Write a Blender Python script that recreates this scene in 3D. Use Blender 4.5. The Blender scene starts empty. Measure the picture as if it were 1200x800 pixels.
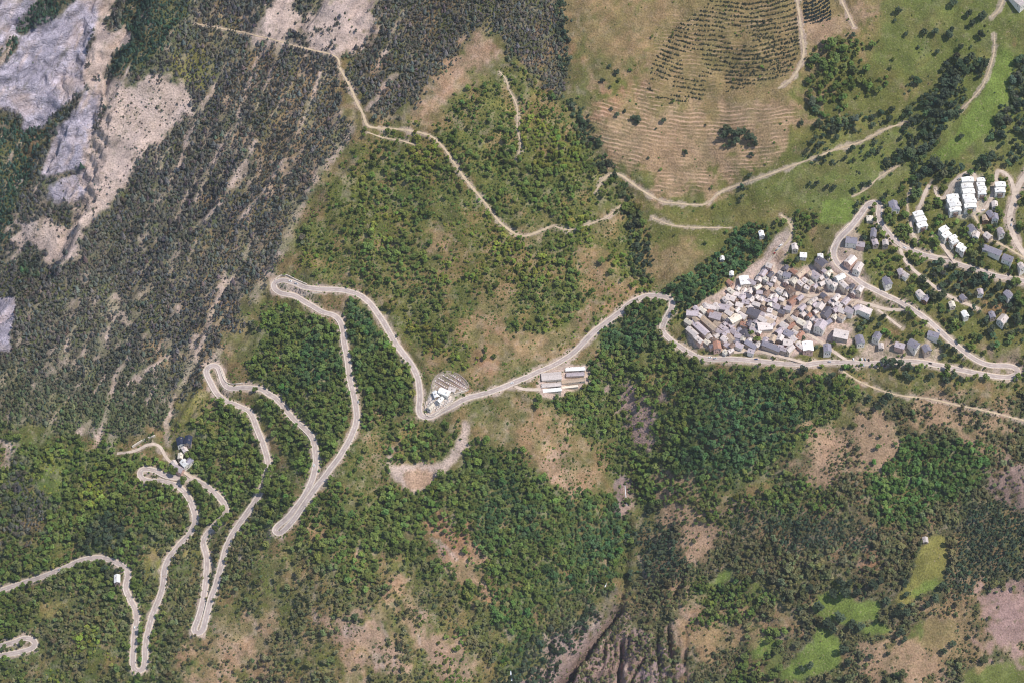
import bpy, bmesh, math, random
import numpy as np
from mathutils import Vector, Matrix

# ------------------------------------------------------------------ camera, sky, sun, exposure
SC = bpy.context.scene
COL = SC.collection
R = math.radians
random.seed(7)
RNG = np.random.default_rng(11)

DEPRESSION, DIST, HALF_W = R(52.0), 3200.0, 660.0
LENS = 18.0 / (HALF_W / DIST)
CAM = np.array([0.0, -DIST * math.cos(DEPRESSION), DIST * math.sin(DEPRESSION)])
cd = bpy.data.cameras.new('camera'); cam = bpy.data.objects.new('camera', cd); COL.objects.link(cam)
cam.location = CAM; cam.rotation_euler = (math.pi / 2 - DEPRESSION, 0, 0)
cd.lens = LENS; cd.sensor_width = 36; cd.clip_start = 10; cd.clip_end = 40000
SC.camera = cam

SUN_EL, SUN_AZ = R(62.0), R(100.0)          # azimuth measured clockwise from +y
w = bpy.data.worlds.new('World'); SC.world = w; w.use_nodes = True
nt = w.node_tree; nt.nodes.clear()
sky = nt.nodes.new('ShaderNodeTexSky'); sky.sky_type = 'NISHITA'; sky.sun_disc = False
sky.sun_elevation = SUN_EL; sky.sun_rotation = SUN_AZ; sky.altitude = 1400
bg = nt.nodes.new('ShaderNodeBackground'); bg.inputs['Strength'].default_value = 0.15
out = nt.nodes.new('ShaderNodeOutputWorld')
nt.links.new(sky.outputs[0], bg.inputs[0]); nt.links.new(bg.outputs[0], out.inputs[0])
sd = bpy.data.lights.new('sun', 'SUN'); sun = bpy.data.objects.new('sun', sd); COL.objects.link(sun)
sd.energy = 4.0; sd.angle = R(0.5); sd.color = (1.0, 0.95, 0.88)
sv = Vector((math.sin(SUN_AZ) * math.cos(SUN_EL), math.cos(SUN_AZ) * math.cos(SUN_EL), math.sin(SUN_EL)))
sun.rotation_euler = sv.to_track_quat('Z', 'Y').to_euler()
SC.view_settings.view_transform = 'Standard'; SC.view_settings.look = 'None'
SC.view_settings.exposure = 0.12; SC.view_settings.gamma = 1.0
HAZE = 1.2e-5
SC.cycles.filter_width = 1.1
SC.cycles.max_bounces = 5; SC.cycles.diffuse_bounces = 3

# ------------------------------------------------------------------ small helpers
def lin(r, g, b):
    f = lambda c: ((c / 255 + 0.055) / 1.055) ** 2.4 if c > 10 else c / 255 / 12.92
    return np.array([f(r), f(g), f(b)])
def smooth(a, b, x):
    t = np.clip((x - a) / (b - a), 0, 1); return t * t * (3 - 2 * t)
def hash2(ix, iy, seed):
    h = (ix.astype(np.int64) * 374761393 + iy.astype(np.int64) * 668265263 + seed * 974711) & 0x7fffffff
    h = ((h ^ (h >> 13)) * 1274126177) & 0x7fffffff
    h = ((h ^ (h >> 16)) * 668265263) & 0x7fffffff
    return (h & 0xffffff) / float(0xffffff)
def vnoise(x, y, seed):
    ix = np.floor(x); iy = np.floor(y); fx = x - ix; fy = y - iy
    fx = fx * fx * (3 - 2 * fx); fy = fy * fy * (3 - 2 * fy)
    a = hash2(ix, iy, seed); b = hash2(ix + 1, iy, seed); c = hash2(ix, iy + 1, seed); d = hash2(ix + 1, iy + 1, seed)
    return (a * (1 - fx) + b * fx) * (1 - fy) + (c * (1 - fx) + d * fx) * fy
def fbm(x, y, scale, octv=4, seed=1, gain=0.5):
    s = 0; amp = 1; tot = 0; f = 1.0 / scale
    for o in range(octv):
        s = s + amp * vnoise(x * f + 13.7 * o, y * f + 7.1 * o, seed + o * 17); tot += amp; amp *= gain; f *= 2.03
    return s / tot
def ridged(x, y, scale, octv=4, seed=1):
    s = 0; amp = 1; tot = 0; f = 1.0 / scale
    for o in range(octv):
        s = s + amp * (1 - np.abs(2 * vnoise(x * f + 3.7 * o, y * f + 9.1 * o, seed + o * 31) - 1)); tot += amp; amp *= 0.5; f *= 2.1
    return s / tot
def catmull(pts, closed=False, step=3.0):
    P = np.array(pts, float); o = []
    n = len(P)
    for i in range(n - 1):
        p0 = P[max(i - 1, 0)]; p1 = P[i]; p2 = P[i + 1]; p3 = P[min(i + 2, n - 1)]
        k = max(2, int(np.linalg.norm(p2 - p1) / step))
        for j in range(k):
            t = j / k
            o.append(0.5 * ((2 * p1) + (-p0 + p2) * t + (2 * p0 - 5 * p1 + 4 * p2 - p3) * t * t + (-p0 + 3 * p1 - 3 * p2 + p3) * t ** 3))
    o.append(P[-1]); return np.array(o)

# camera model: a world point -> position in the photograph (1200 x 800), and back to a ray
FWD = np.array([0, math.cos(DEPRESSION), -math.sin(DEPRESSION)]); UP = np.array([0, math.sin(DEPRESSION), math.cos(DEPRESSION)])
FPX = 600.0 / (HALF_W / DIST)
def project(x, y, z):
    dx = x; dy = y - CAM[1]; dz = z - CAM[2]
    d = dy * FWD[1] + dz * FWD[2]; u = dy * UP[1] + dz * UP[2]
    return 600 + FPX * dx / d, 400 - FPX * u / d
def rays(px, py):
    a = (np.asarray(px, float) - 600) / FPX; b = (400 - np.asarray(py, float)) / FPX
    return np.stack([a, FWD[1] + b * UP[1], FWD[2] + b * UP[2]], -1)

# ------------------------------------------------------------------ map rasters (land cover) in survey coordinates
U0, V0, STEP, RWD, RHT = -300, -260, 2, 900, 660
uu, vv = np.meshgrid(U0 + STEP * np.arange(RWD), V0 + STEP * np.arange(RHT))
uu = uu.astype(float); vv = vv.astype(float)
N1 = fbm(uu, vv, 26, 4, 5); N2 = fbm(uu, vv, 9, 3, 8); N3 = fbm(uu, vv, 80, 3, 21)
N4 = fbm(uu, vv, 4.5, 2, 55)
EDGE = (N1 - 0.5) * 1.7 + (N2 - 0.5) * 1.3 + (N4 - .5) * .9
def blur(m, r):
    r = max(1, int(round(r / STEP)))
    for _ in range(2):
        for ax in (0, 1):
            p = np.pad(m, [(r + 1, r) if a == ax else (0, 0) for a in (0, 1)], mode='edge')
            c = np.cumsum(p, ax)
            m = (np.take(c, range(2 * r + 1, c.shape[ax]), ax) - np.take(c, range(0, c.shape[ax] - 2 * r - 1), ax)) / (2 * r + 1)
    return m
def polymask(pts):
    P = np.array(pts, float); m = np.zeros(uu.shape, bool)
    i0 = int(max(0, (P[:, 0].min() - U0) // STEP)); i1 = int(min(RWD, (P[:, 0].max() - U0) // STEP + 2))
    j0 = int(max(0, (P[:, 1].min() - V0) // STEP)); j1 = int(min(RHT, (P[:, 1].max() - V0) // STEP + 2))
    X = uu[j0:j1, i0:i1]; Y = vv[j0:j1, i0:i1]; ins = np.zeros(X.shape, bool)
    n = len(P)
    for k in range(n):
        x1, y1 = P[k]; x2, y2 = P[(k + 1) % n]
        if y1 == y2: continue
        c = ((Y >= y1) != (Y >= y2)) & (X < (x2 - x1) * (Y - y1) / (y2 - y1) + x1)
        ins ^= c
    m[j0:j1, i0:i1] = ins; return m.astype(np.float32)
def seg_dist(X, Y, pts):
    d = np.full(X.shape, 1e9)
    P = np.array(pts, float)
    for k in range(len(P) - 1):
        a = P[k]; b = P[k + 1]; ab = b - a; L = (ab ** 2).sum()
        t = np.clip(((X - a[0]) * ab[0] + (Y - a[1]) * ab[1]) / L, 0, 1)
        d = np.minimum(d, np.hypot(X - a[0] - t * ab[0], Y - a[1] - t * ab[1]))
    return d
def linemask(pts, wd):
    P = np.array(pts, float); q = wd * 2 + 4; o = np.zeros(uu.shape, np.float32)
    i0 = int(np.clip((P[:, 0].min() - q - U0) // STEP, 0, RWD - 2)); i1 = int(np.clip((P[:, 0].max() + q - U0) // STEP, i0 + 1, RWD))
    j0 = int(np.clip((P[:, 1].min() - q - V0) // STEP, 0, RHT - 2)); j1 = int(np.clip((P[:, 1].max() + q - V0) // STEP, j0 + 1, RHT))
    s = (slice(j0, j1), slice(i0, i1))
    o[s] = 1 - smooth(wd * 0.35, wd * 0.9, seg_dist(uu[s], vv[s], pts) + (N2[s] - 0.5) * wd * 1.4); return o
def soft(pts, b=8, k=1.0, s=0.2):
    if k >= .8: b = b * 1.9
    m = polymask(pts); P = np.array(pts, float); q = 4 * b + 8
    i0 = int(np.clip((P[:, 0].min() - q - U0) // STEP, 0, RWD - 2)); i1 = int(np.clip((P[:, 0].max() + q - U0) // STEP, i0 + 1, RWD))
    j0 = int(np.clip((P[:, 1].min() - q - V0) // STEP, 0, RHT - 2)); j1 = int(np.clip((P[:, 1].max() + q - V0) // STEP, j0 + 1, RHT))
    c = (slice(j0, j1), slice(i0, i1)); mb = blur(m[c], b)
    m[c] = smooth(0.5 - s, 0.5 + s, mb + EDGE[c] * k * 0.62 * smooth(0, .12, mb) * (1 - .75 * smooth(.8, 1, mb))); return m

GC = {k: lin(*v) for k, v in dict(dry=(110, 101, 64), olive=(101, 101, 52), green=(98, 105, 54), lime=(107, 122, 58), tan=(148, 122, 90),
      dirt=(164, 134, 110), red=(154, 114, 88), scree=(183, 162, 150), rock=(168, 159, 168), pinkrock=(150, 122, 116), greyrock=(112, 102, 100),
      floor=(86, 82, 58), greyfloor=(92, 91, 76), gfloor=(80, 94, 48), paving=(192, 168, 156), yellow=(128, 122, 66), gravel=(214, 198, 186)).items()}
ground = np.zeros(uu.shape + (3,)) + GC['dry']
dens = {k: np.zeros(uu.shape, np.float32) for k in ('con', 'brd', 'shr')}
TC = {k: lin(*v) for k, v in dict(grey=(110, 108, 98), green=(108, 122, 64), teal=(84, 108, 68), bright=(140, 148, 66), dark=(80, 92, 70), brown=(116, 116, 80), fresh=(98, 122, 66), purple=(98, 97, 94), spruce=(72, 92, 76)).items()}
tint = np.zeros(uu.shape + (3,)) + TC['green']
rockm = np.zeros(uu.shape, np.float32); terr = np.zeros(uu.shape, np.float32)
def G(cls, pts, b=6, k=1.0, a=1.0, thin=None, rock=0):
    global ground, rockm
    m = soft(pts, b, k) * a
    ground = ground * (1 - m[..., None]) + GC[cls] * m[..., None]
    if rock: rockm = np.maximum(rockm, m * rock)
    elif cls not in ('floor',): rockm = rockm * (1 - m)
    if thin is not None:
        for q in dens: dens[q] = dens[q] * (1 - m * (1 - thin))
    return m
def T(pts, con=None, brd=None, shr=None, tn=None, b=6, k=1.0, gr=None):
    global tint, ground
    m = soft(pts, b, k)
    for q, val in (('con', con), ('brd', brd), ('shr', shr)):
        if val is not None: dens[q] = dens[q] * (1 - m) + val * m
    if tn: tint = tint * (1 - m[..., None]) + TC[tn] * m[..., None]
    if gr: ground = ground * (1 - m[..., None]) + GC[gr] * m[..., None]
def L(cls, pts, wd, thin=0.1, a=0.9):
    global ground
    m = linemask(pts, wd) * a
    ground = ground * (1 - m[..., None]) + GC[cls] * m[..., None]
    for q in dens: dens[q] = dens[q] * (1 - m * (1 - thin))

# --- left mountainside
A = [(-320, -280), (430, -280), (420, 0), (400, 60), (390, 110), (420, 160), (380, 200), (335, 300), (305, 335), (245, 420), (215, 480), (150, 520), (-10, 505), (-320, 520)]
T(A, con=0.88, brd=0.0, shr=0.35, tn='grey', gr='greyfloor')
G('tan', [(230, 40), (330, 40), (400, 110), (420, 160), (380, 210), (335, 300), (300, 340), (240, 430), (215, 470), (205, 400), (250, 300), (290, 200), (260, 110)], 18, 1.6, 0.7, thin=0.85)
G('yellow', [(195, 65), (250, 62), (262, 85), (240, 105), (215, 100)], 6, 1, 0.8, thin=0.5)
# middle top forest
T([(420, -280), (665, -280), (668, 0), (668, 60), (672, 112), (640, 130), (610, 110), (596, 60), (580, 40), (545, 60), (505, 110), (470, 145), (430, 140), (405, 90), (400, 60), (425, 40)], con=0.8, brd=0.1, shr=0.3, tn='grey', gr='floor')
G('dirt', [(568, 20), (588, 48), (580, 82), (545, 110), (500, 150), (478, 148), (500, 105), (540, 62)], 6, 1.2, 0.9, thin=0.25)
G('tan', [(598, 84), (566, 122), (552, 116), (580, 92)], 5, 1, 0.9, thin=0.3)
L('scree', [(463, 88), (452, 98), (440, 118), (430, 128)], 5)
# middle hillside
Bz = [(420, 160), (480, 155), (540, 120), (600, 70), (640, 125), (672, 112), (720, 190), (760, 250), (772, 350), (740, 345), (700, 390), (640, 435), (560, 452), (520, 430), (490, 430), (470, 380), (430, 345), (330, 325), (380, 220)]
T(Bz, con=0.0, brd=0.40, shr=0.66, tn='green', gr='olive', b=10)
G('yellow', [(545, 120), (600, 80), (620, 160), (600, 200), (560, 190)], 12, 1.2, 0.6, thin=0.7)
for p in ([(600, 160), (690, 150), (705, 185), (712, 222), (680, 250), (650, 265), (610, 262), (598, 220)], [(596, 290), (670, 290), (692, 330), (722, 340), (680, 368), (640, 372), (600, 350)],
          [(480, 160), (540, 165), (562, 200), (548, 232), (470, 242), (430, 222), (440, 170)], [(390, 290), (480, 268), (560, 320), (542, 352), (430, 333), (395, 330)], [(600, 360), (650, 380), (640, 420), (610, 410)]):
    T(p, brd=0.62, shr=0.6, b=12, k=1.5)
for p in ([(545, 375), (570, 350), (590, 325), (607, 330), (603, 362), (578, 382), (604, 392), (640, 394), (700, 352), (742, 340), (702, 388), (652, 418), (604, 438), (560, 450), (545, 430), (560, 405), (530, 395)],
          [(505, 270), (527, 268), (522, 302), (505, 302)], [(688, 268), (742, 233), (732, 262), (700, 278)], [(665, 302), (690, 288), (722, 310), (747, 330), (745, 346), (700, 350)], [(600, 265), (640, 262), (650, 270), (610, 280)]):
    G('tan', p, 5, 1.0, 0.9, thin=0.22)
for p in ([(560, 395), (600, 398), (600, 420), (560, 430)], [(690, 350), (735, 340), (700, 370)], [(515, 275), (530, 275), (520, 292)]): G('red', p, 6, 1, 0.6)
# tree line along the stream
T([(655, -280), (668, -280), (666, 20), (668, 100), (660, 108), (658, 40)], brd=0.95, tn='dark', b=3)
T([(660, 112), (690, 125), (712, 190), (738, 213), (762, 262), (768, 312), (752, 332), (740, 282), (722, 232), (690, 182)], brd=0.95, shr=0.4, tn='dark', b=4)
T([(745, 300), (765, 300), (765, 340), (745, 345)], brd=0.6, b=4)
# dense woods between the hairpins
for p, t in (([(310, 352), (350, 358), (400, 378), (410, 430), (415, 480), (400, 520), (365, 560), (330, 530), (318, 500), (300, 450), (270, 440), (300, 420)], 'green'),
             ([(395, 346), (430, 352), (462, 400), (486, 440), (490, 490), (455, 492), (420, 522), (425, 470), (410, 400)], 'green')):
    T(p, con=0.0, brd=0.95, shr=0.3, tn=t, gr='gfloor', b=5)
T([(395, 346), (432, 352), (458, 398), (440, 405), (410, 400)], tn='teal', b=8)
T([(330, 400), (400, 400), (405, 450), (350, 450)], tn='teal', b=12, k=1.5)
T([(-320, 505), (-10, 500), (150, 520), (170, 545), (225, 560), (215, 480), (245, 460), (290, 480), (318, 550), (370, 560), (335, 620), (300, 680), (262, 700), (240, 740), (225, 1060), (-320, 1060)], con=0.12, brd=0.84, shr=0.4, tn='green', gr='gfloor', b=8)
T([(160, 620), (330, 600), (300, 690), (240, 740), (225, 820), (170, 820), (180, 700)], con=0.6, brd=0.35, tn='brown', b=14, k=1.4)
T([(60, 690), (150, 690), (150, 820), (0, 820), (20, 770)], con=0.4, brd=0.5, tn='brown', b=14, k=1.4)
T([(0, 550), (60, 550), (50, 640), (0, 650)], con=0.6, brd=0.35, tn='grey', b=12, k=1.4)
T([(100, 600), (170, 600), (170, 660), (100, 650)], tn='dark', b=10, k=1.4)
for p, c in (([(50, 545), (80, 528), (78, 560), (60, 582)], 'lime'), ([(45, 642), (90, 622), (88, 650), (60, 668)], 'olive'), ([(170, 652), (190, 640), (188, 668), (172, 682)], 'yellow'), ([(203, 645), (232, 635), (230, 648), (205, 660)], 'yellow'),
             ([(38, 710), (75, 700), (72, 722), (40, 728)], 'yellow'), ([(110, 768), (122, 750), (126, 800), (104, 806)], 'olive'), ([(18, 490), (62, 490), (62, 518), (20, 520)], 'olive'), ([(213, 465), (242, 448), (240, 490), (220, 502)], 'yellow'), ([(255, 530), (282, 525), (280, 540), (255, 545)], 'lime'),
             ([(65, 640), (90, 630), (85, 655)], 'yellow'), ([(366, 450), (392, 448), (388, 462), (368, 462)], 'lime')):
    G(c, p, 5, 1.0, 0.9, thin=0.25)
for p in ([(45, 540), (85, 525), (85, 560), (55, 590)], [(90, 560), (140, 560), (130, 600), (90, 600)], [(100, 700), (120, 720), (125, 790), (95, 790)], [(60, 770), (90, 775), (80, 800), (60, 800)], [(262, 520), (290, 525), (280, 545), (255, 545)]): T(p, tn='bright', b=8, k=1.2)
# central spur and slope
T([(455, 490), (500, 490), (545, 490), (560, 520), (520, 545), (500, 560), (420, 600), (380, 580), (360, 600), (400, 530)], con=0.0, brd=0.5, shr=0.6, tn='green', gr='olive', b=8)
T([(425, 510), (460, 490), (460, 560), (420, 580)], brd=0.2, gr='dry', b=8)
T([(465, 505), (505, 500), (535, 505), (530, 530), (495, 545), (468, 535)], brd=0.8, tn='green', b=6)
T([(380, 565), (420, 600), (520, 545), (560, 515), (620, 520), (640, 562), (700, 572), (732, 580), (748, 640), (722, 690), (670, 742), (620, 772), (600, 830), (560, 790), (545, 745), (500, 700), (470, 660), (420, 650), (350, 660), (330, 640), (350, 610)], con=0.0, brd=0.95, shr=0.3, tn='green', gr='gfloor', b=6)
T([(660, 580), (735, 590), (745, 650), (700, 710), (640, 740), (650, 660)], tn='teal', b=14, k=1.3)
T([(560, 560), (630, 560), (640, 620), (580, 650)], tn='teal', b=14, k=1.3)
T([(540, 700), (600, 700), (650, 740), (600, 790), (560, 770)], tn='fresh', b=12, k=1.2)
T([(420, 640), (560, 700), (620, 800), (225, 1060), (225, 745), (270, 700), (330, 640)], con=0.0, brd=0.52, shr=0.6, tn='brown', gr='olive', b=12, k=1.3)
T([(360, 620), (420, 620), (470, 670), (430, 690), (360, 670)], brd=0.75, tn='green', b=10)
T([(470, 690), (540, 740), (560, 800), (640, 1060), (560, 1060), (500, 740)], brd=0.65, tn='green', b=8)
for p in ([(225, 745), (270, 720), (300, 740), (290, 800), (225, 810)], [(330, 640), (352, 650), (350, 700), (330, 690)], [(360, 600), (382, 600), (375, 618), (352, 622)], [(300, 700), (330, 710), (330, 760), (300, 760)], [(440, 675), (475, 685), (478, 720), (455, 715)]):
    G('tan', p, 7, 1.5, 0.75, thin=0.5)
for p in ([(480, 722), (502, 738), (534, 768), (560, 800), (530, 806), (500, 772)], [(378, 718), (430, 716), (472, 756), (440, 782), (390, 752)], [(425, 760), (470, 755), (480, 790), (430, 790)]): G('pinkrock', p, 6, 1.6, 0.7, thin=0.5, rock=0.6)
G('red', [(495, 612), (540, 598), (548, 640), (562, 650), (592, 690), (580, 698), (545, 672), (520, 676), (514, 642)], 6, 1.4, 0.9, thin=0.3)
G('dirt', [(520, 640), (548, 642), (578, 672), (592, 692), (560, 685), (522, 674)], 5, 1.0, 0.7)
L('scree', [(505, 630), (522, 640), (535, 655)], 3)
G('dirt', [(475, 620), (490, 620), (488, 632), (476, 630)], 4, 1, 0.8, thin=0.2)
G('scree', [(453, 520), (460, 517), (462, 542), (498, 548), (528, 532), (540, 505), (546, 488), (552, 500), (538, 540), (526, 549), (512, 560), (502, 573), (476, 572), (454, 552)], 4, 0.8, 0.9, thin=0.05)
G('dirt', [(470, 550), (520, 545), (502, 575), (478, 572)], 4, 1, 0.6)
G('gravel', [(506, 450), (511, 440), (522, 435), (537, 438), (549, 450), (548, 458), (535, 466), (520, 480), (508, 488), (499, 486), (500, 470)], 2, .3, .9, thin=0)
G('red', [(540, 450), (560, 455), (562, 462), (540, 462)], 3, .5, .7, thin=.1)
G('gravel', [(322, 330), (333, 323), (346, 329), (360, 335), (378, 338), (377, 345), (352, 347), (335, 342)], 2, .3, .8, thin=0)
G('pinkrock', [(508, 450), (513, 441), (523, 436), (537, 439), (548, 450), (545, 457), (525, 460), (510, 458)], 2, .3, .6)
G('scree', [(246, 424), (252, 412), (258, 424), (270, 446), (290, 450), (262, 452)], 2, .4, .8, thin=.1)
# woods and clearings below the village
T([(690, 392), (740, 355), (775, 352), (780, 395), (832, 428), (900, 435), (1000, 440), (1012, 470), (982, 492), (952, 520), (900, 562), (850, 582), (800, 602), (760, 602), (722, 562), (702, 522), (650, 492), (630, 470), (650, 460), (700, 430)], con=0.0, brd=0.95, shr=0.3, tn='green', gr='gfloor', b=6)
T([(700, 380), (775, 355), (778, 395), (740, 410), (700, 440)], tn='teal', b=10)
T([(800, 470), (900, 440), (960, 460), (930, 520), (850, 580), (790, 560)], tn='teal', b=16, k=1.4)
T([(610, 470), (700, 470), (710, 560), (690, 560), (660, 500)], brd=0.9, tn='green', b=8)
G('yellow', [(740, 415), (785, 425), (778, 450), (740, 456)], 7, 1.2, 0.85, thin=0.45)
G('pinkrock', [(712, 440), (745, 452), (772, 470), (764, 510), (750, 530), (736, 500), (724, 465)], 6, 1.3, 0.9, thin=0.2, rock=0.5)
G('tan', [(600, 478), (650, 473), (682, 508), (702, 548), (708, 578), (640, 572), (625, 540), (598, 520)], 7, 1.3, 0.9, thin=0.35)
G('dirt', [(630, 530), (680, 535), (706, 575), (640, 572)], 6, 1.3, 0.8, thin=0.6)
G('tan', [(553, 482), (590, 480), (604, 500), (600, 535), (568, 512)], 6, 1.4, 0.8, thin=0.5)
# village belt
T([(770, 350), (880, 250), (1010, 230), (1080, 190), (1500, 190), (1500, 480), (1000, 440), (800, 418)], con=0.0, brd=0.5, shr=0.3, tn='green', gr='olive', b=8)
T([(1050, 300), (1200, 330), (1200, 420), (1100, 370)], brd=0.65, tn='dark', b=10)
T([(790, 330), (850, 295), (855, 265), (905, 262), (905, 285), (885, 315), (855, 330), (820, 365), (795, 372), (775, 350)], brd=0.95, tn='teal', b=4)
T([(930, 315), (1005, 300), (1012, 350), (1000, 405), (960, 400), (930, 420), (805, 405), (803, 365), (860, 330), (890, 300)], brd=0.0, shr=0.05, b=3, k=0.4, gr='paving')
T([(850, 350), (900, 330), (960, 340), (990, 370), (940, 400), (870, 395)], brd=.16, b=3)
G('scree', [(890, 310), (905, 280), (922, 262), (932, 275), (922, 300), (908, 318)], 4, 0.6, 0.95, thin=0.0)
G('dirt', [(905, 290), (918, 285), (920, 300), (905, 312)], 4, 0.6, 0.8)
T([(1000, 370), (1050, 370), (1075, 385), (1060, 405), (1000, 400)], brd=0.5, shr=0.4, b=5, gr='olive')
G('olive', [(1015, 345), (1060, 362), (1085, 385), (1070, 398), (1020, 375)], 5, 1, 0.8, thin=0.4)
G('red', [(1040, 388), (1056, 388), (1060, 400), (1042, 402)], 4, 0.8, 0.8, thin=0.0)
G('paving', [(1000, 400), (1100, 405), (1120, 428), (1000, 428)], 6, 1.0, 0.7, thin=0.3)
G('paving', [(975, 300), (998, 268), (1012, 275), (1012, 310), (1025, 340), (990, 320)], 4, 0.6, 0.75, thin=0.15)
G('dry', [(1085, 368), (1105, 362), (1108, 390), (1090, 378)], 5, 1, 0.8, thin=0.2)
G('red', [(1125, 325), (1132, 325), (1130, 342), (1118, 340)], 4, 1, 0.7, thin=0.2)
G('red', [(1135, 355), (1185, 355), (1185, 365), (1135, 365)], 4, 1, 0.6, thin=0.3)
G('gravel', [(1108, 218), (1145, 200), (1160, 210), (1155, 250), (1125, 256), (1108, 250)], 4, 0.6, 0.6, thin=0.2)
G('pinkrock', [(1130, 415), (1190, 410), (1200, 425), (1150, 425)], 5, 1.2, 0.6, thin=0.3)
# upper right meadows
T([(670, -280), (1500, -280), (1500, 190), (1080, 200), (1010, 232), (900, 260), (860, 265), (790, 330), (775, 345), (760, 255), (720, 190), (672, 112)], con=0.0, brd=0.05, shr=0.2, gr='olive', b=5)
G('dry', [(670, -280), (760, -280), (770, 30), (760, 100), (690, 112), (672, 60)], 10, 1.3, 0.9)
G('tan', [(672, -20), (740, -20), (790, 30), (750, 70), (690, 60)], 14, 1.6, .45)
G('tan', [(760, -280), (1060, -280), (1060, 0), (1020, 40), (945, 80), (945, 150), (930, 172), (860, 202), (800, 232), (740, 212), (706, 175), (685, 110), (745, 88)], 10, 1.5, 0.6)
G('dirt', [(690, 112), (742, 92), (740, 130), (780, 140), (880, 140), (945, 92), (945, 150), (930, 172), (860, 202), (800, 228), (740, 210), (708, 178)], 11, 1.6, 0.55)
G('red', [(720, 100), (745, 90), (738, 125), (700, 140), (690, 125)], 6, 1.2, 0.7)
G('red', [(670, 52), (682, 52), (682, 68), (670, 70)], 4, 1, 0.7)
terr = np.maximum(terr, soft([(685, 115), (742, 95), (790, 125), (880, 132), (945, 88), (945, 150), (930, 174), (860, 206), (800, 234), (740, 214), (708, 182)], 6, 0.8))
terr = terr * (.35 + .65 * smooth(.42, .55, N1))
terr = np.maximum(terr, 0.5 * soft([(760, 30), (930, 0), (940, 80), (860, 115), (760, 110)], 6, 0.8))
G('dirt', [(938, 30), (950, 20), (985, 28), (1010, 0), (1040, 0), (1020, 30), (980, 42), (945, 62)], 5, 1.0, 0.7)
G('green', [(1060, -280), (1500, -280), (1500, 190), (1100, 200), (1050, 232), (980, 252), (870, 242), (880, 212), (960, 182), (1040, 150), (1090, 100), (1030, 60)], 8, 1.0, 0.9)
G('lime', [(1165, 60), (1190, 58), (1182, 110), (1162, 150), (1122, 185), (1092, 192), (1110, 165), (1130, 140), (1150, 110)], 5, 0.8, 0.8)
G('green', [(925, 200), (960, 182), (1040, 165), (1045, 200), (1000, 240), (960, 250), (920, 235)], 6, 1, 0.7)
G('lime', [(966, 235), (1001, 233), (1001, 262), (958, 263)], 2, 0.25, 0.85, thin=0)
G('dry', [(955, 264), (1000, 264), (986, 290), (955, 300), (948, 275)], 3, 0.4, 0.8, thin=0.1)
G('tan', [(951, 250), (960, 250), (955, 290), (948, 290)], 3, 0.5, 0.7)
G('red', [(1168, 46), (1185, 44), (1200, 56), (1185, 58)], 4, 0.8, 0.8, thin=0)
G('tan', [(1080, 90), (1098, 88), (1085, 108), (1050, 122), (1050, 112)], 5, 1, 0.8)
G('olive', [(770, 268), (850, 268), (850, 290), (770, 300)], 6, 1, 0.5)
G('tan', [(765, 290), (810, 285), (830, 300), (790, 330), (770, 335)], 6, 1.2, 0.7)
for p in ([(945, 68), (965, 48), (1003, 42), (1004, 55), (1035, 48), (1036, 64), (1028, 82), (1062, 84), (1072, 96), (1040, 100), (1035, 118), (1000, 108), (985, 118), (962, 140), (944, 132), (945, 104), (952, 90)],
          [(1098, 70), (1145, 66), (1150, 80), (1130, 92), (1138, 105), (1128, 130), (1122, 152), (1100, 158), (1095, 178), (1072, 190), (1050, 190), (1046, 175), (1060, 162), (1055, 130), (1075, 112), (1102, 100)],
          [(1142, 82), (1158, 62), (1164, 60), (1158, 85), (1150, 108), (1140, 102)], [(1185, 75), (1200, 60), (1200, 150), (1170, 165), (1150, 162), (1172, 148), (1180, 120)], [(945, 115), (960, 105), (990, 105), (990, 120), (965, 125), (960, 140), (945, 140)],
          [(1070, 200), (1095, 190), (1140, 195), (1200, 170), (1200, 195), (1130, 205), (1090, 215), (1075, 240), (1068, 240)], [(1035, 170), (1060, 170), (1055, 200), (1040, 205)], [(865, 210), (890, 200), (880, 225), (870, 245), (860, 235)]):
    T(p, brd=0.75, tn='dark', b=3, k=0.8)
T([(945, 130), (1050, 100), (1060, 180), (1000, 200), (930, 200)], brd=.34, shr=.3, tn='dark', b=8)
T([(1020, 60), (1100, 60), (1110, 100), (1060, 130), (1030, 110)], brd=.22, tn='dark', b=8)
T([(1165, 100), (1200, 60), (1260, 60), (1260, 200), (1150, 175)], brd=.45, tn='dark', b=6)
T([(770, 225), (850, 215), (870, 235), (800, 245)], brd=.2, b=6)
for _ in range(40):
    u, v = random.uniform(672, 800), random.uniform(-10, 100); ln = random.uniform(8, 26); a = R(random.uniform(-50, -30))
    L('tan', [(u, v), (u + math.cos(a) * ln, v + math.sin(a) * ln)], random.uniform(1.5, 3), .5, random.uniform(.3, .7))
for _ in range(26):
    u, v = random.uniform(860, 1100), random.uniform(60, 240); ln = random.uniform(14, 40); a = R(random.uniform(-28, -10))
    L(random.choice(('tan', 'dry', 'yellow', 'lime')), [(u, v), (u + math.cos(a) * ln, v + math.sin(a) * ln)], random.uniform(1.5, 3.5), .8, random.uniform(.25, .6))
T([(945, 45), (1060, 45), (1070, 100), (1030, 120), (945, 140)], tn='green', b=8)
T([(843, 154), (878, 152), (888, 165), (885, 178), (872, 172), (845, 176)], brd=1.0, tn='dark', b=2, k=0.3)
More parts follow.
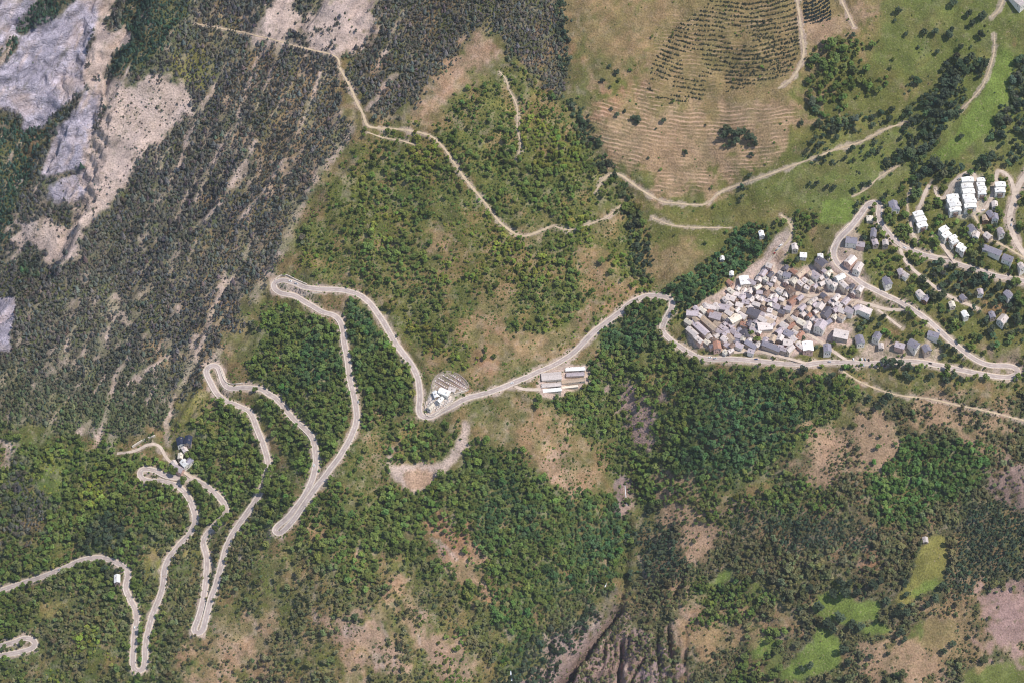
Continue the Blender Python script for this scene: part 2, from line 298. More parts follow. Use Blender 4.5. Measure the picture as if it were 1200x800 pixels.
# lower right
T([(780, 600), (850, 582), (900, 562), (952, 520), (985, 492), (1030, 460), (1500, 490), (1500, 1060), (760, 1060), (740, 720), (750, 640)], con=0.46, brd=0.46, shr=0.6, tn='brown', gr='floor', b=8)
T([(800, 600), (900, 562), (960, 560), (1000, 600), (960, 640), (880, 620), (800, 640)], con=0.2, brd=0.75, tn='green', b=10)
T([(860, 590), (1010, 605), (1060, 640), (990, 652), (880, 640), (850, 620)], con=0.8, brd=0.1, tn='dark', b=10)
T([(1010, 540), (1060, 508), (1165, 520), (1152, 562), (1120, 592), (1082, 602), (1060, 622), (1010, 602)], con=0.0, brd=0.97, tn='fresh', b=6, gr='gfloor')
T([(1120, 590), (1500, 560), (1500, 665), (1172, 682), (1140, 690), (1110, 720), (1090, 700), (1120, 650)], con=0.75, brd=0.1, tn='dark', b=8)
T([(880, 740), (920, 735), (905, 800), (800, 1000), (760, 1000), (850, 790)], brd=0.8, tn='green', b=6)
T([(800, 680), (890, 670), (905, 700), (860, 740), (800, 750)], brd=0.75, tn='green', b=7)
T([(740, 600), (800, 600), (800, 690), (760, 720), (735, 680)], con=0.4, brd=0.5, tn='dark', b=8)
for p, c in (([(955, 702), (985, 690), (1000, 705), (1030, 705), (1032, 726), (1000, 731), (960, 726)], 'lime'), ([(925, 780), (945, 755), (986, 748), (986, 776), (960, 790), (898, 797)], 'lime'), ([(1065, 682), (1080, 635), (1105, 625), (1113, 650), (1100, 682), (1060, 712), (1045, 716)], 'olive'),
             ([(880, 752), (910, 744), (905, 760), (885, 776)], 'lime'), ([(828, 682), (855, 664), (861, 676), (825, 692)], 'lime'), ([(975, 680), (1002, 678), (1000, 690), (975, 692)], 'olive'), ([(1070, 730), (1110, 730), (1110, 760), (1070, 760)], 'olive'), ([(1130, 790), (1200, 770), (1260, 820), (1130, 820)], 'olive')):
    G(c, p, 4, 0.6, 0.95, thin=0.04)
for p, c in (([(1205, 678), (1150, 728), (1148, 762), (1180, 772), (1300, 760), (1300, 680)], 'dirt'), ([(958, 500), (985, 494), (1002, 510), (960, 545), (948, 525)], 'dirt'), ([(1015, 485), (1052, 500), (1046, 542), (1020, 542)], 'dirt'),
             ([(1008, 640), (1026, 640), (1032, 670), (1010, 672)], 'red'), ([(1045, 750), (1110, 755), (1110, 795), (1010, 800), (1000, 780)], 'tan'), ([(800, 690), (820, 685), (806, 740), (795, 790), (772, 792), (782, 730)], 'dirt'), ([(820, 740), (880, 730), (890, 745), (840, 765), (800, 780)], 'tan'),
             ([(770, 570), (795, 560), (800, 590), (780, 595)], 'dirt'), ([(800, 600), (830, 600), (845, 640), (850, 670), (815, 655)], 'dirt'), ([(1060, 480), (1150, 490), (1165, 520), (1060, 505)], 'tan'), ([(900, 720), (940, 718), (945, 730), (905, 748)], 'tan'), ([(985, 440), (1000, 440), (1000, 460), (985, 458)], 'tan')):
    G(c, p, 6, 1.4, 0.8, thin=0.35)
G('olive', [(1000, 445), (1060, 450), (1110, 450), (1100, 465), (1010, 462)], 5, 1, 0.8, thin=0.5)
for p in ([(1165, 542), (1300, 525), (1300, 600), (1178, 592)], [(1155, 690), (1200, 680), (1240, 760), (1160, 760)]): G('pinkrock', p, 8, 1.4, 0.7, thin=0.4, rock=0.5)
G('pinkrock', [(615, 830), (640, 762), (700, 728), (762, 738), (792, 762), (790, 830)], 9, 2.0, 0.8, thin=0.8, rock=0.7)
T([(640, 700), (800, 690), (800, 830), (620, 830)], con=.55, shr=.55, tn='brown', b=10)
G('pinkrock', [(722, 560), (742, 560), (740, 600), (722, 605)], 4, 1.2, 0.8, thin=0.3, rock=0.9)
G('greyrock', [(650, 740), (720, 680), (735, 690), (700, 735), (660, 755)], 5, 1.4, 0.45, thin=0.85, rock=0.6)
# cliffs and scree at the upper left
T([(118, 92), (135, 60), (156, 45), (145, 30), (150, -40), (200, -120), (240, -60), (230, 0), (212, 30), (182, 75), (156, 96), (140, 92)], con=0.97, tn='spruce', b=3, gr='floor')
T([(-300, 100), (0, 130), (35, 150), (75, 120), (98, 103), (80, 130), (60, 157), (52, 182), (40, 202), (20, 245), (8, 295), (-300, 300)], con=0.97, tn='spruce', b=4, gr='floor')
G('rock', [(-300, -280), (150, -280), (122, 5), (108, 45), (102, 65), (100, 105), (75, 125), (50, 150), (25, 156), (28, 135), (-2, 125), (-300, 90)], 3, 0.6, 1, thin=0.02, rock=1)
G('rock', [(100, 104), (120, 108), (118, 142), (106, 165), (100, 192), (85, 203), (45, 207), (55, 182), (63, 155), (80, 135)], 3, 0.6, 1, thin=0.02, rock=1)
G('rock', [(75, 198), (108, 198), (106, 226), (86, 241), (55, 239), (54, 225), (68, 206)], 3, 0.8, 1, thin=0.03, rock=1)
T([(75, -60), (92, -20), (88, 2), (64, 24), (24, 42), (16, 34), (36, 12)], con=0.97, tn='spruce', b=3, k=0.7, gr='floor')
T([(-40, 80), (0, 56), (18, 36), (22, 55), (10, 74), (-20, 98)], con=0.97, tn='spruce', b=3, k=0.7, gr='floor')
T([(22, 160), (50, 150), (75, 126), (100, 102), (104, 110), (84, 134), (66, 156), (56, 184), (44, 208), (25, 206)], con=0.97, tn='spruce', b=3, k=0.8, gr='floor')
T([(62, 205), (85, 200), (104, 192), (106, 199), (80, 207), (66, 214)], con=.9, tn='spruce', b=2, k=.6, gr='floor')
G('scree', [(118, 5), (125, -60), (150, -60), (124, 40), (156, 34), (152, 50), (136, 56), (121, 90), (118, 106), (102, 106), (101, 66), (108, 50)], 3, 0.8, 1, thin=0.02, rock=0.4)
G('scree', [(118, 92), (130, 90), (146, 105), (175, 80), (192, 95), (232, 110), (226, 130), (200, 152), (172, 178), (152, 202), (140, 227), (116, 252), (93, 277), (90, 287), (52, 312), (30, 327), (48, 312), (50, 300), (82, 280), (82, 255), (102, 225), (102, 200), (110, 160), (125, 130)], 4, 1.1, 1, thin=0.1, rock=0.3)
T([(125, 100), (175, 80), (232, 110), (200, 150), (150, 200), (110, 250), (90, 285), (100, 225), (115, 150)], con=.14, shr=.36, tn='grey', b=5)
G('scree', [(172, 150), (150, 200), (140, 227), (116, 252), (93, 277), (90, 287), (52, 312), (48, 306), (80, 278), (84, 255), (104, 225), (120, 190), (150, 160)], 3, .6, 1, thin=.0, rock=.35)
G('scree', [(20, 254), (48, 252), (80, 264), (86, 281), (60, 302), (45, 285), (22, 302), (10, 297)], 4, 1.2, 0.9, thin=0.15, rock=0.5)
G('rock', [(-80, 360), (0, 350), (20, 346), (19, 366), (12, 392), (13, 412), (-80, 420)], 2, 0.6, 1, thin=0.02, rock=1)
T([(22, 305), (45, 292), (50, 308), (35, 325), (20, 325)], con=0.9, tn='teal', b=3)
G('scree', [(328, -80), (362, -60), (346, 30), (332, 48), (292, 54), (308, 34)], 4, 1.4, 1, thin=0.25, rock=.4)
G('scree', [(390, -60), (455, -60), (438, 30), (406, 62), (352, 64), (370, 32)], 5, 1.5, 1, thin=0.4, rock=.4)
for _ in range(26):
    u, v = random.uniform(330, 480), random.uniform(-20, 60); ln = random.uniform(12, 34); a = R(random.uniform(112, 130))
    L(random.choice(('scree', 'scree', 'olive')), [(u, v), (u + math.cos(a) * ln, v + math.sin(a) * ln)], random.uniform(1.6, 3.6), .3, random.uniform(.5, .9))
L('scree', [(410, 150), (400, 170), (375, 200), (350, 240), (330, 290), (310, 330), (300, 345)], 9, 0.35, 0.7)
for p, wd in (([(268, 70), (255, 95), (236, 130), (220, 160), (210, 195)], 4), ([(330, 30), (300, 72), (288, 110), (278, 140)], 3), ([(290, 130), (262, 165), (240, 215), (230, 235)], 3), ([(300, 165), (278, 205), (262, 235), (228, 268)], 4),
              ([(150, 420), (136, 440), (126, 478), (113, 522)], 4.5), ([(196, 418), (172, 434), (150, 450)], 5), ([(265, 328), (246, 372), (237, 400), (225, 430), (203, 470), (195, 500), (197, 520)], 5), ([(300, 272), (282, 312), (255, 350)], 3),
              ([(163, 350), (172, 340), (177, 335)], 5), ([(230, 395), (218, 438)], 6), ([(90, 510), (105, 495), (112, 510)], 6), ([(0, 518), (18, 522), (5, 545)], 7), ([(255, 410), (250, 425)], 8), ([(345, 20), (315, 90), (300, 130)], 3), ([(380, 70), (365, 120), (350, 150)], 3), ([(330, 190), (305, 230), (280, 260)], 3)):
    L('scree', p, wd, 0.2, 0.85)
for _ in range(90):
    u, v = random.uniform(-20, 235), random.uniform(-20, 290)
    if u > 250 - v * .6: continue
    ln = random.uniform(10, 38); a = R(random.uniform(110, 128)); c_ = random.choice(('scree', 'scree', 'rock', 'floor', 'greyrock'))
    L(c_, [(u, v), (u + math.cos(a) * ln * .5 + random.uniform(-3, 3), v + math.sin(a) * ln * .5), (u + math.cos(a) * ln, v + math.sin(a) * ln)], random.uniform(1.4, 3.4), .25, random.uniform(.45, .85))
for _ in range(22):
    u, v = random.uniform(90, 235), random.uniform(60, 280)
    if u > 262 - v * .6: continue
    ln = random.uniform(14, 40); a = R(random.uniform(110, 128)); e_ = [(u, v), (u + math.cos(a) * ln + 3, v + math.sin(a) * ln), (u + math.cos(a) * ln - 2, v + math.sin(a) * ln + 2), (u - 4, v)]
    T(e_, con=.85, shr=.4, tn='grey', b=1.5, k=.7)
G('scree', [(125, 362), (150, 352), (168, 348), (162, 366), (130, 372)], 5, 1.4, 0.85, thin=0.3)
for _ in range(110):            # thin stony streaks down the slope
    u, v = random.uniform(60, 400), random.uniform(-60, 480)
    if u + v * 0.75 < 200 or u > 440 - v * 0.45: continue
    ln = random.uniform(12, 45); a = R(random.uniform(108, 130))
    du, dv = math.cos(a) * ln, math.sin(a) * ln
    L('scree', [(u, v), (u + du * .5 + random.uniform(-4, 4), v + dv * .5), (u + du, v + dv)], random.uniform(1.6, 3.2), 0.3, random.uniform(.4, .85))
for p_ in ([(440, 675), (480, 700), (530, 750), (570, 800), (530, 805), (480, 745), (450, 710)], [(380, 715), (440, 720), (480, 790), (400, 790)], [(230, 745), (280, 715), (330, 730), (320, 800), (228, 805)]): G('dirt', p_, 9, 1.9, .65, thin=.6)
for _ in range(170):             # bare streaks on the lower slopes
    u, v = random.choice((random.uniform(230, 800), random.uniform(230, 540))), random.uniform(600, 800)
    if 560 < u < 640 and v < 700: continue
    ln = random.uniform(8, 26); a = R(random.uniform(60, 100))
    L(random.choice(('tan', 'dirt', 'scree')), [(u, v), (u + math.cos(a) * ln, v + math.sin(a) * ln)], random.uniform(1.6, 3.6), 0.35, random.uniform(.4, .8))

zA = soft(A, 14, 1.0) * (1 - soft([(-300, 100), (60, 150), (40, 202), (8, 295), (-300, 300)], 6, .8))
pv_ = (smooth(.46, .58, fbm(uu, vv, 60, 3, 71)) * zA * .8)[..., None]; tint = tint * (1 - pv_) + TC['purple'] * pv_
pv_ = (smooth(380, 520, vv + 60 * (N1 - .5)) * zA * .6 * (uu < 200))[..., None]; tint = tint * (1 - pv_) + TC['green'] * pv_
ca_, sa_ = math.cos(R(33)), math.sin(R(33)); q1 = uu * ca_ + vv * sa_; q2 = -uu * sa_ + vv * ca_
spk = fbm(q1, q2 * .45, 7, 3, 73) + .35 * (fbm(q1, q2 * .3, 40, 2, 74) - .5)
sp_ = .5 * (smooth(.63, .71, spk) * zA * (1 - rockm)); ground = ground * (1 - .85 * sp_[..., None]) + GC['scree'] * .85 * sp_[..., None]
for q in dens: dens[q] = dens[q] * (1 - .85 * sp_)
zB = soft(Bz, 10, 1.0); pv_ = (smooth(.5, .6, fbm(uu, vv, 45, 3, 72)) * zB * .7)[..., None]; tint = tint * (1 - pv_) + TC['bright'] * .85 * pv_
N5 = fbm(uu, vv, 34, 5, 91); N6 = fbm(uu, vv, 18, 4, 93); N7 = fbm(uu, vv, 6, 3, 95)
mA_ = np.clip(1 - 1.2 * rockm, 0, 1) * (1 - .65 * soft([(672, -280), (1500, -280), (1500, 480), (780, 420), (760, 250), (690, 120)], 8, .8))
for nn, lo, hi, cls, amt in ((N5, .56, .66, 'tan', .22), (N6, .54, .64, 'gfloor', .45), (N7, .58, .7, 'scree', .25), (1 - N7, .55, .68, 'floor', .4), (1 - N5, .55, .66, 'olive', .3), (1 - N6, .58, .66, 'red', .3)):
    m_ = (smooth(lo, hi, nn) * amt * mA_ * (1 - .8 * smooth(.0, .25, rockm)) * (1 - .8 * zA * (cls in ('red', 'tan', 'scree'))))[..., None]; ground = ground * (1 - m_) + GC[cls] * m_
# bushes break up every open slope below the pastures
opn = soft([(-300, 250), (260, 60), (420, 150), (660, 110), (760, 330), (860, 420), (1200, 440), (1500, 500), (1500, 1060), (-300, 1060)], 12, 1.0)
dens['shr'] = np.maximum(dens['shr'], opn * .42 * (1 - .7 * rockm))

for c_, p_ in (('lime', [(953, 702), (985, 690), (1002, 705), (1030, 703), (1034, 727), (1000, 732), (958, 728)]), ('lime', [(922, 782), (945, 755), (988, 746), (988, 777), (960, 792), (890, 800)]), ('lime', [(960, 735), (985, 745), (985, 752), (950, 756)]), ('yellow', [(1065, 682), (1080, 635), (1105, 624), (1114, 650), (1102, 682), (1062, 712), (1044, 716)]), ('lime', [(1068, 690), (1100, 670), (1104, 684), (1066, 706)]), ('scree', [(453, 520), (460, 517), (462, 542), (498, 548), (528, 532), (540, 505), (546, 488), (554, 498), (540, 540), (528, 551), (512, 562), (502, 575), (476, 574), (454, 552)]), ('dirt', [(470, 552), (500, 550), (515, 556), (502, 574), (478, 572)]),
              ('lime', [(1010, 730), (1040, 725), (1045, 740), (1010, 745)]), ('green', [(1070, 725), (1120, 730), (1115, 760), (1060, 755)]), ('green', [(1130, 785), (1200, 770), (1260, 820), (1130, 820)]), ('green', [(905, 765), (925, 760), (915, 790), (890, 795)]), ('paving', [(630, 440), (655, 430), (690, 428), (692, 450), (660, 466), (632, 464)]), ('gravel', [(499, 470), (506, 460), (522, 463), (534, 468), (520, 478), (508, 488), (499, 487)]),
              ('lime', [(878, 752), (912, 742), (908, 760), (883, 778)]), ('lime', [(826, 684), (856, 662), (863, 676), (823, 694)]), ('green', [(975, 680), (1002, 678), (1000, 692), (972, 694)]), ('green', [(875, 690), (890, 668), (892, 700)]), ('lime', [(966, 235), (1001, 233), (1001, 262), (958, 263)]), ('lime', [(1165, 60), (1190, 58), (1182, 110), (1162, 150), (1122, 185), (1092, 192), (1110, 165), (1130, 140), (1150, 110)])):
    G(c_, p_, 4, .75, .85, thin=.08)
for c_, p_, t_ in (('dirt', [(945, 505), (1000, 488), (1055, 498), (1045, 550), (985, 565), (935, 548)], .45), ('dirt', [(1060, 458), (1190, 482), (1195, 525), (1070, 500)], .5), ('dirt', [(760, 560), (800, 555), (830, 600), (850, 660), (815, 655), (775, 600)], .5), ('tan', [(1100, 700), (1150, 690), (1160, 770), (1090, 790), (1060, 770)], .5),
                   ('dirt', [(1000, 760), (1100, 760), (1110, 800), (1000, 800)], .5), ('tan', [(800, 730), (890, 725), (895, 748), (820, 775)], .35), ('pinkrock', [(1150, 690), (1240, 670), (1240, 770), (1155, 765)], .35)):
    G(c_, p_, 7, 1.5, .65, thin=t_)
T([(590, 770), (650, 735), (700, 695), (716, 688), (704, 725), (660, 770), (620, 830), (590, 830)], brd=.72, con=.3, shr=.5, tn='dark', b=6)

def sample(ras, px, py):
    fx = np.clip((px - U0) / STEP, 0, RWD - 1.001); fy = np.clip((py - V0) / STEP, 0, RHT - 1.001)
    i = fx.astype(int); j = fy.astype(int); a = fx - i; b = fy - j
    if ras.ndim == 3: a = a[..., None]; b = b[..., None]
    return (ras[j, i] * (1 - a) + ras[j, i + 1] * a) * (1 - b) + (ras[j + 1, i] * (1 - a) + ras[j + 1, i + 1] * a) * b

# ------------------------------------------------------------------ terrain heights
def axis(lo, hi, d, far):
    c = list(np.arange(lo, hi + .1, d)); s = d; v = hi
    while v < far: s *= 1.35; v += s; c.append(v)
    s = d; v = lo; pre = []
    while v > -far: s *= 1.35; v -= s; pre.append(v)
    return np.array(pre[::-1] + c)
GX = axis(-830, 830, 2.0, 7000); GY = axis(-560, 640, 2.0, 7000)
XX, YY = np.meshgrid(GX, GY)
def uv(x, y): return x / 1.1 + 600, 400 - y / 1.06
CU = np.arange(-200, 1401, 200); CV = np.arange(-200, 1001, 200)
CZ = np.array([[120, 60, -10, 20, 40, 20, 40, 60, 80], [110, 60, -30, 0, 20, 0, 30, 45, 60], [30, -20, -50, -10, 10, -8, 20, 35, 50], [-60, -60, -50, -10, 0, -5, 10, 20, 30],
               [-90, -70, -45, 15, 10, -25, 5, 10, 15], [-100, -80, -40, 10, -20, -45, 0, 5, 10], [-100, -80, -50, -20, -60, -70, -20, 0, 0]], float)
def bicubic(u, v):
    fu = np.clip((u + 200) / 200, 0, 7.999); fv = np.clip((v + 200) / 200, 0, 5.999)
    i = fu.astype(int); j = fv.astype(int); a = fu - i; b = fv - j
    def wts(t): return [-.5 * t ** 3 + t ** 2 - .5 * t, 1.5 * t ** 3 - 2.5 * t ** 2 + 1, -1.5 * t ** 3 + 2 * t ** 2 + .5 * t, .5 * t ** 3 - .5 * t ** 2]
    wa = wts(a); wb = wts(b); s = 0
    for n in range(4):
        for m in range(4):
            s = s + wb[n] * wa[m] * CZ[np.clip(j + n - 1, 0, 6), np.clip(i + m - 1, 0, 8)]
    return s
def height0(x, y):
    u, v = uv(x, y)
    z = 0.40 * np.clip(y, -2500, 1500) + bicubic(u, v)
    d = seg_dist(u, v, [(738, 540), (727, 620), (718, 670), (700, 700), (665, 745), (620, 790), (580, 850)])
    z -= 46 * np.exp(-(d / 58) ** 2)
    d = seg_dist(u, v, [(655, -40), (664, 100), (700, 170), (725, 215), (755, 280), (765, 330), (740, 380), (730, 470), (738, 540)])
    z -= 13 * np.exp(-(d / 26) ** 2)
    d = seg_dist(u, v, [(560, 440), (480, 500), (400, 560), (330, 625), (235, 745)])
    z += 14 * np.exp(-(d / 60) ** 2)
    # cliff left of the scree gully
    cl = np.array([(300, -300), (126, 60), (112, 130), (98, 200), (60, 295), (0, 350), (-300, 480)], float)
    d = seg_dist(u, v, cl); side = np.zeros(u.shape, bool)
    xcl = np.interp(v, cl[:, 1], cl[:, 0]); side = u < xcl
    sd = np.where(side, d, -d)
    step = -(smooth(-3, 30, sd) * 44 + smooth(24, 100, sd) * 34)
    z += step * smooth(500, 330, v)
    # diagonal ribs and gullies on the left mountainside
    ca, sa = math.cos(R(33)), math.sin(R(33))
    s1 = u * ca + v * sa; s2 = -u * sa + v * ca          # across and along the fall line
    mA = smooth(470, 300, u + 0.3 * (v - 250)) * smooth(600, 470, v)
    z += mA * ((ridged(s1, s2 * 0.22, 70, 4, 3) - 0.6) * 36 + (ridged(s1, s2 * 0.3, 24, 3, 9) - 0.6) * 10)
    z += (fbm(u, v, 150, 4, 2) - 0.5) * 46 + (fbm(u, v, 30, 3, 4) - 0.5) * 9 + (fbm(u, v, 9, 2, 6) - .5) * 1.6
    rk = sample(rockm, u, v)
    z += rk * ((ridged(s1 + 30 * fbm(u, v, 40, 2, 61), s2 * 0.45, 42, 4, 40) - 0.6) * 36 + (vnoise(u * .16, v * .16, 44) - 0.5) * 3)
    zz_ = z + 14 * (fbm(u, v, 60, 3, 77) - .5); fr = np.mod(zz_, 15.0) / 15.0
    z += smooth(.75, 1, rk) * 15.0 * .8 * (smooth(.25, .75, fr) - fr)
    mg = smooth(600, 680, u) * smooth(860, 760, u) * smooth(640, 720, v)      # ribs of the gorge rock
    z += mg * ((ridged(u + 6 * fbm(u, v, 20, 2, 8), v * 0.22, 9, 3, 50) - 0.6) * 9)
    for pts, dep, wd in (([(724, 668), (706, 692), (690, 712), (668, 735), (655, 752)], 32, 4.2), ([(728, 708), (724, 730), (722, 755), (728, 775), (722, 790), (715, 830)], 22, 3.2), ([(752, 735), (742, 752), (733, 772)], 12, 2.6), ([(730, 772), (738, 790), (740, 830)], 18, 3),
                         ([(734, 562), (733, 590), (734, 615), (728, 645), (722, 670)], 9, 5), ([(678, 722), (668, 745), (655, 775)], 12, 4), ([(838, 662), (825, 675)], 8, 4), ([(800, 640), (786, 672)], 8, 3), ([(604, 780), (600, 830)], 14, 5)):
        z -= dep * np.exp(-((seg_dist(u + 5 * (fbm(u, v, 12, 2, 33) - .5), v, pts) / wd) ** 2))
    rg = random.Random(4)
    for _ in range(52):
        a_, b_ = rg.uniform(635, 800), rg.uniform(690, 800); l_ = rg.uniform(18, 50)
        if a_ + b_ * .9 < 1262: continue
        z -= rg.uniform(3, 8) * np.exp(-((seg_dist(u + 4 * (fbm(u, v, 9, 2, 35) - .5), v, [(a_, b_), (a_ + rg.uniform(-8, 4), b_ + l_)]) / rg.uniform(1.6, 2.4)) ** 2))
    return z
ZZ = height0(XX, YY)
def hgt(x, y, A=None):
    A = ZZ if A is None else A
    x = np.asarray(x, float); y = np.asarray(y, float)
    i = np.clip(np.searchsorted(GX, x) - 1, 0, len(GX) - 2); j = np.clip(np.searchsorted(GY, y) - 1, 0, len(GY) - 2)
    a = np.clip((x - GX[i]) / (GX[i + 1] - GX[i]), 0, 1); b = np.clip((y - GY[j]) / (GY[j + 1] - GY[j]), 0, 1)
    return (A[j, i] * (1 - a) + A[j, i + 1] * a) * (1 - b) + (A[j + 1, i] * (1 - a) + A[j + 1, i + 1] * a) * b
def cast(px, py):
    """survey position -> point on the ground"""
    d = rays(px, py); n = d.shape[0]
    ts = np.arange(2400, 4300, 5.0); hit = np.full(n, np.nan)
    prev = None
    for t in ts:
        p = CAM + d * t
        g = p[:, 2] - hgt(p[:, 0], p[:, 1])
        if prev is not None:
            c = (g <= 0) & np.isnan(hit)
            hit[c] = t - 5 * (-g[c]) / np.maximum(prev[c] - g[c], 1e-6)
        prev = g
    hit = np.where(np.isnan(hit), 3200, hit)
    return CAM + d * hit[:, None]

# ------------------------------------------------------------------ roads (surveyed centre lines)
MAIN = [(-90, 735), (-45, 712), (0, 692), (20, 685), (50, 675), (80, 663), (95, 656), (115, 653), (135, 658), (147, 665), (150, 675), (147, 688), (153, 703), (160, 718), (158, 740), (156, 765), (156, 781), (161, 787), (168, 784), (170, 770), (171, 750), (178, 722), (190, 690), (193, 665), (200, 650), (212, 636), (224, 623), (229, 608), (226, 594), (219, 580), (206, 568), (190, 563), (174, 564), (165, 559), (164, 552), (170, 548), (180, 551), (198, 558), (216, 560), (232, 564), (248, 574), (261, 587), (265, 599), (255, 612), (245, 622),
        (238, 635), (242, 650), (242, 670), (240, 690), (236, 712), (230, 730), (227, 738), (231, 743), (237, 740), (241, 725), (246, 705), (253, 685), (260, 660), (266, 638), (276, 620), (290, 600), (302, 582), (310, 562), (314, 543), (309, 522), (301, 502), (296, 488), (290, 480), (275, 474), (262, 468), (253, 460), (247, 448), (242, 438), (242, 431), (248, 427), (255, 429), (259, 438), (262, 449), (269, 455), (282, 454), (300, 454), (312, 459), (325, 468), (335, 480), (345, 492), (358, 503), (367, 515), (370, 535), (368, 555), (360, 575),
        (350, 590), (338, 605), (326, 616), (322, 623), (327, 626), (336, 618), (348, 603), (358, 588), (371, 570), (385, 552), (400, 531), (412, 510), (418, 490), (415, 465), (410, 445), (407, 420), (403, 400), (402, 386), (398, 376), (391, 369), (378, 366), (364, 358), (350, 349), (338, 345), (327, 343), (321, 338), (322, 331), (332, 328), (343, 331), (355, 336), (375, 339), (400, 340), (420, 345), (432, 354), (442, 367), (452, 382), (462, 400), (473, 415), (484, 430), (490, 445), (492, 465), (491, 482), (496, 489), (506, 488), (517, 482), (530, 475),
        (545, 467), (560, 463), (580, 457), (600, 449), (625, 438), (650, 427), (670, 415), (685, 400), (697, 388), (712, 377), (725, 367), (740, 354), (755, 348), (770, 347), (782, 348), (788, 355), (785, 365), (778, 378), (776, 388), (785, 398), (800, 408), (815, 417), (830, 421), (850, 420), (880, 422), (910, 425), (940, 427), (960, 425), (990, 424), (1020, 426), (1050, 423), (1080, 424), (1110, 430), (1140, 436), (1170, 441), (1184, 442), (1193, 437), (1190, 430), (1178, 428), (1160, 428), (1145, 422), (1130, 412), (1115, 400), (1100, 387), (1085, 373),
        (1065, 360), (1050, 352), (1030, 342), (1010, 332), (998, 322), (985, 313), (977, 302), (978, 290), (985, 278), (998, 265), (1008, 252), (1017, 240), (1025, 236), (1031, 240), (1030, 252), (1032, 262), (1040, 272), (1050, 283), (1062, 291), (1080, 298), (1100, 303), (1120, 309), (1150, 318), (1180, 326), (1240, 335), (1330, 345)]
ROADS = [  # kind, width in metres, points
    ('main', 7.0, MAIN),
    ('main', 7.0, [(-110, 770), (-50, 768), (-10, 759), (15, 752), (32, 747), (40, 750), (41, 757), (30, 762), (5, 767), (-40, 778), (-100, 790)]),
    ('side', 7.0, [(1260, 340), (1225, 322), (1200, 297), (1187, 275), (1183, 256), (1187, 238), (1192, 222), (1200, 208), (1230, 170)]),
    ('side', 5.0, [(1188, 228), (1186, 214), (1179, 204), (1169, 200), (1167, 214), (1162, 230), (1156, 243), (1148, 248), (1142, 244), (1143, 228), (1143, 208), (1138, 201), (1128, 205), (1118, 213), (1111, 224), (1106, 233), (1099, 231), (1096, 220)]),
    ('side', 4.6, [(1089, 216), (1084, 226), (1078, 242), (1070, 256), (1068, 270), (1074, 282)]),
    ('side', 5.0, [(1096, 277), (1104, 287), (1112, 298), (1120, 309)]),
    ('side', 3.6, [(1116, 302), (1104, 301), (1092, 297), (1091, 292)]),
    ('side', 4.6, [(1054, 286), (1057, 298), (1066, 312), (1085, 328), (1105, 343), (1125, 353), (1147, 362)]),
    ('track', 3.6, [(1140, 256), (1150, 270), (1160, 280), (1180, 290), (1204, 305)]),
    ('side', 5.0, [(1066, 362), (1042, 363), (1020, 357), (1000, 352), (975, 345), (952, 347), (930, 343), (916, 336), (908, 322), (906, 308)]),
    ('side', 4.0, [(952, 347), (935, 360), (915, 378), (900, 395), (880, 405), (862, 412)]),
    ('side', 4.0, [(885, 326), (896, 312), (906, 300), (918, 284)]),
    ('track', 3.4, [(905, 300), (916, 290), (925, 280), (928, 268), (922, 258), (915, 252)]),
    ('side', 4.4, [(940, 387), (958, 398), (975, 410), (992, 420)]),
    ('side', 4.0, [(860, 412), (885, 411), (905, 415), (930, 421), (945, 425)]),
    ('side', 3.6, [(1056, 384), (1040, 372), (1028, 364)]),
    ('track', 3.0, [(985, 437), (1010, 448), (1030, 456), (1055, 463), (1090, 467), (1120, 474), (1160, 482), (1215, 496), (1290, 510)]),
    ('track', 2.4, [(230, 28), (250, 32), (285, 38), (300, 42), (318, 46), (335, 51), (352, 56)]),
    ('track', 2.8, [(350, 55), (362, 58), (380, 62), (395, 67), (398, 78)]),
    ('track', 3.8, [(397, 78), (405, 92), (412, 105), (418, 120), (425, 133), (430, 147), (440, 150), (470, 152), (490, 155), (505, 160), (515, 168), (525, 180), (535, 195), (545, 210), (555, 222), (570, 240), (585, 260), (595, 268), (605, 275), (615, 277), (630, 272), (650, 264)]),
    ('track', 2.4, [(430, 158), (450, 162), (470, 165), (486, 170)]),
    ('track', 2.2, [(650, 266), (668, 270), (690, 263), (712, 254), (728, 240)]),
    ('track', 3.2, [(698, 226), (706, 212), (718, 203), (730, 207), (742, 216), (755, 225), (775, 236), (790, 238), (825, 240), (840, 228), (852, 222), (870, 215), (900, 205), (935, 192), (957, 184), (968, 180), (980, 175), (1010, 166), (1036, 152), (1062, 144)]),
    ('track', 2.0, [(765, 255), (780, 262), (800, 266), (830, 267), (856, 267)]),
    ('track', 3.6, [(930, -40), (934, 0), (937, 20), (940, 45), (942, 60), (938, 76), (928, 92), (912, 104)]),
    ('track', 3.0, [(978, -30), (986, 0), (993, 15), (1001, 32)]),
    ('track', 2.0, [(585, 84), (592, 92), (598, 108), (606, 126), (606, 150), (610, 172), (602, 190)]),
    ('track', 2.6, [(1162, 20), (1172, 10), (1178, -10)]),
    ('track', 2.2, [(1125, 130), (1140, 115), (1152, 100), (1160, 80), (1165, 60), (1165, 40)]),
    ('track', 2.2, [(1052, 195), (1030, 208), (1015, 222), (1000, 230)]),
    ('side', 4.0, [(137, 531), (158, 528), (172, 521), (183, 520), (190, 526), (194, 535), (204, 544), (216, 553), (226, 561)]),
    ('side', 4.4, [(600, 449), (607, 454), (618, 456), (634, 456)]),
    ('track', 2.2, [(1065, 250), (1063, 235), (1068, 220)]),
]
roaddist = np.full(XX.shape, 99.0); roadz = np.zeros(XX.shape); roadhw = np.zeros(XX.shape)
DX0 = np.searchsorted(GX, -830); DY0 = np.searchsorted(GY, -560)
road_lines = []
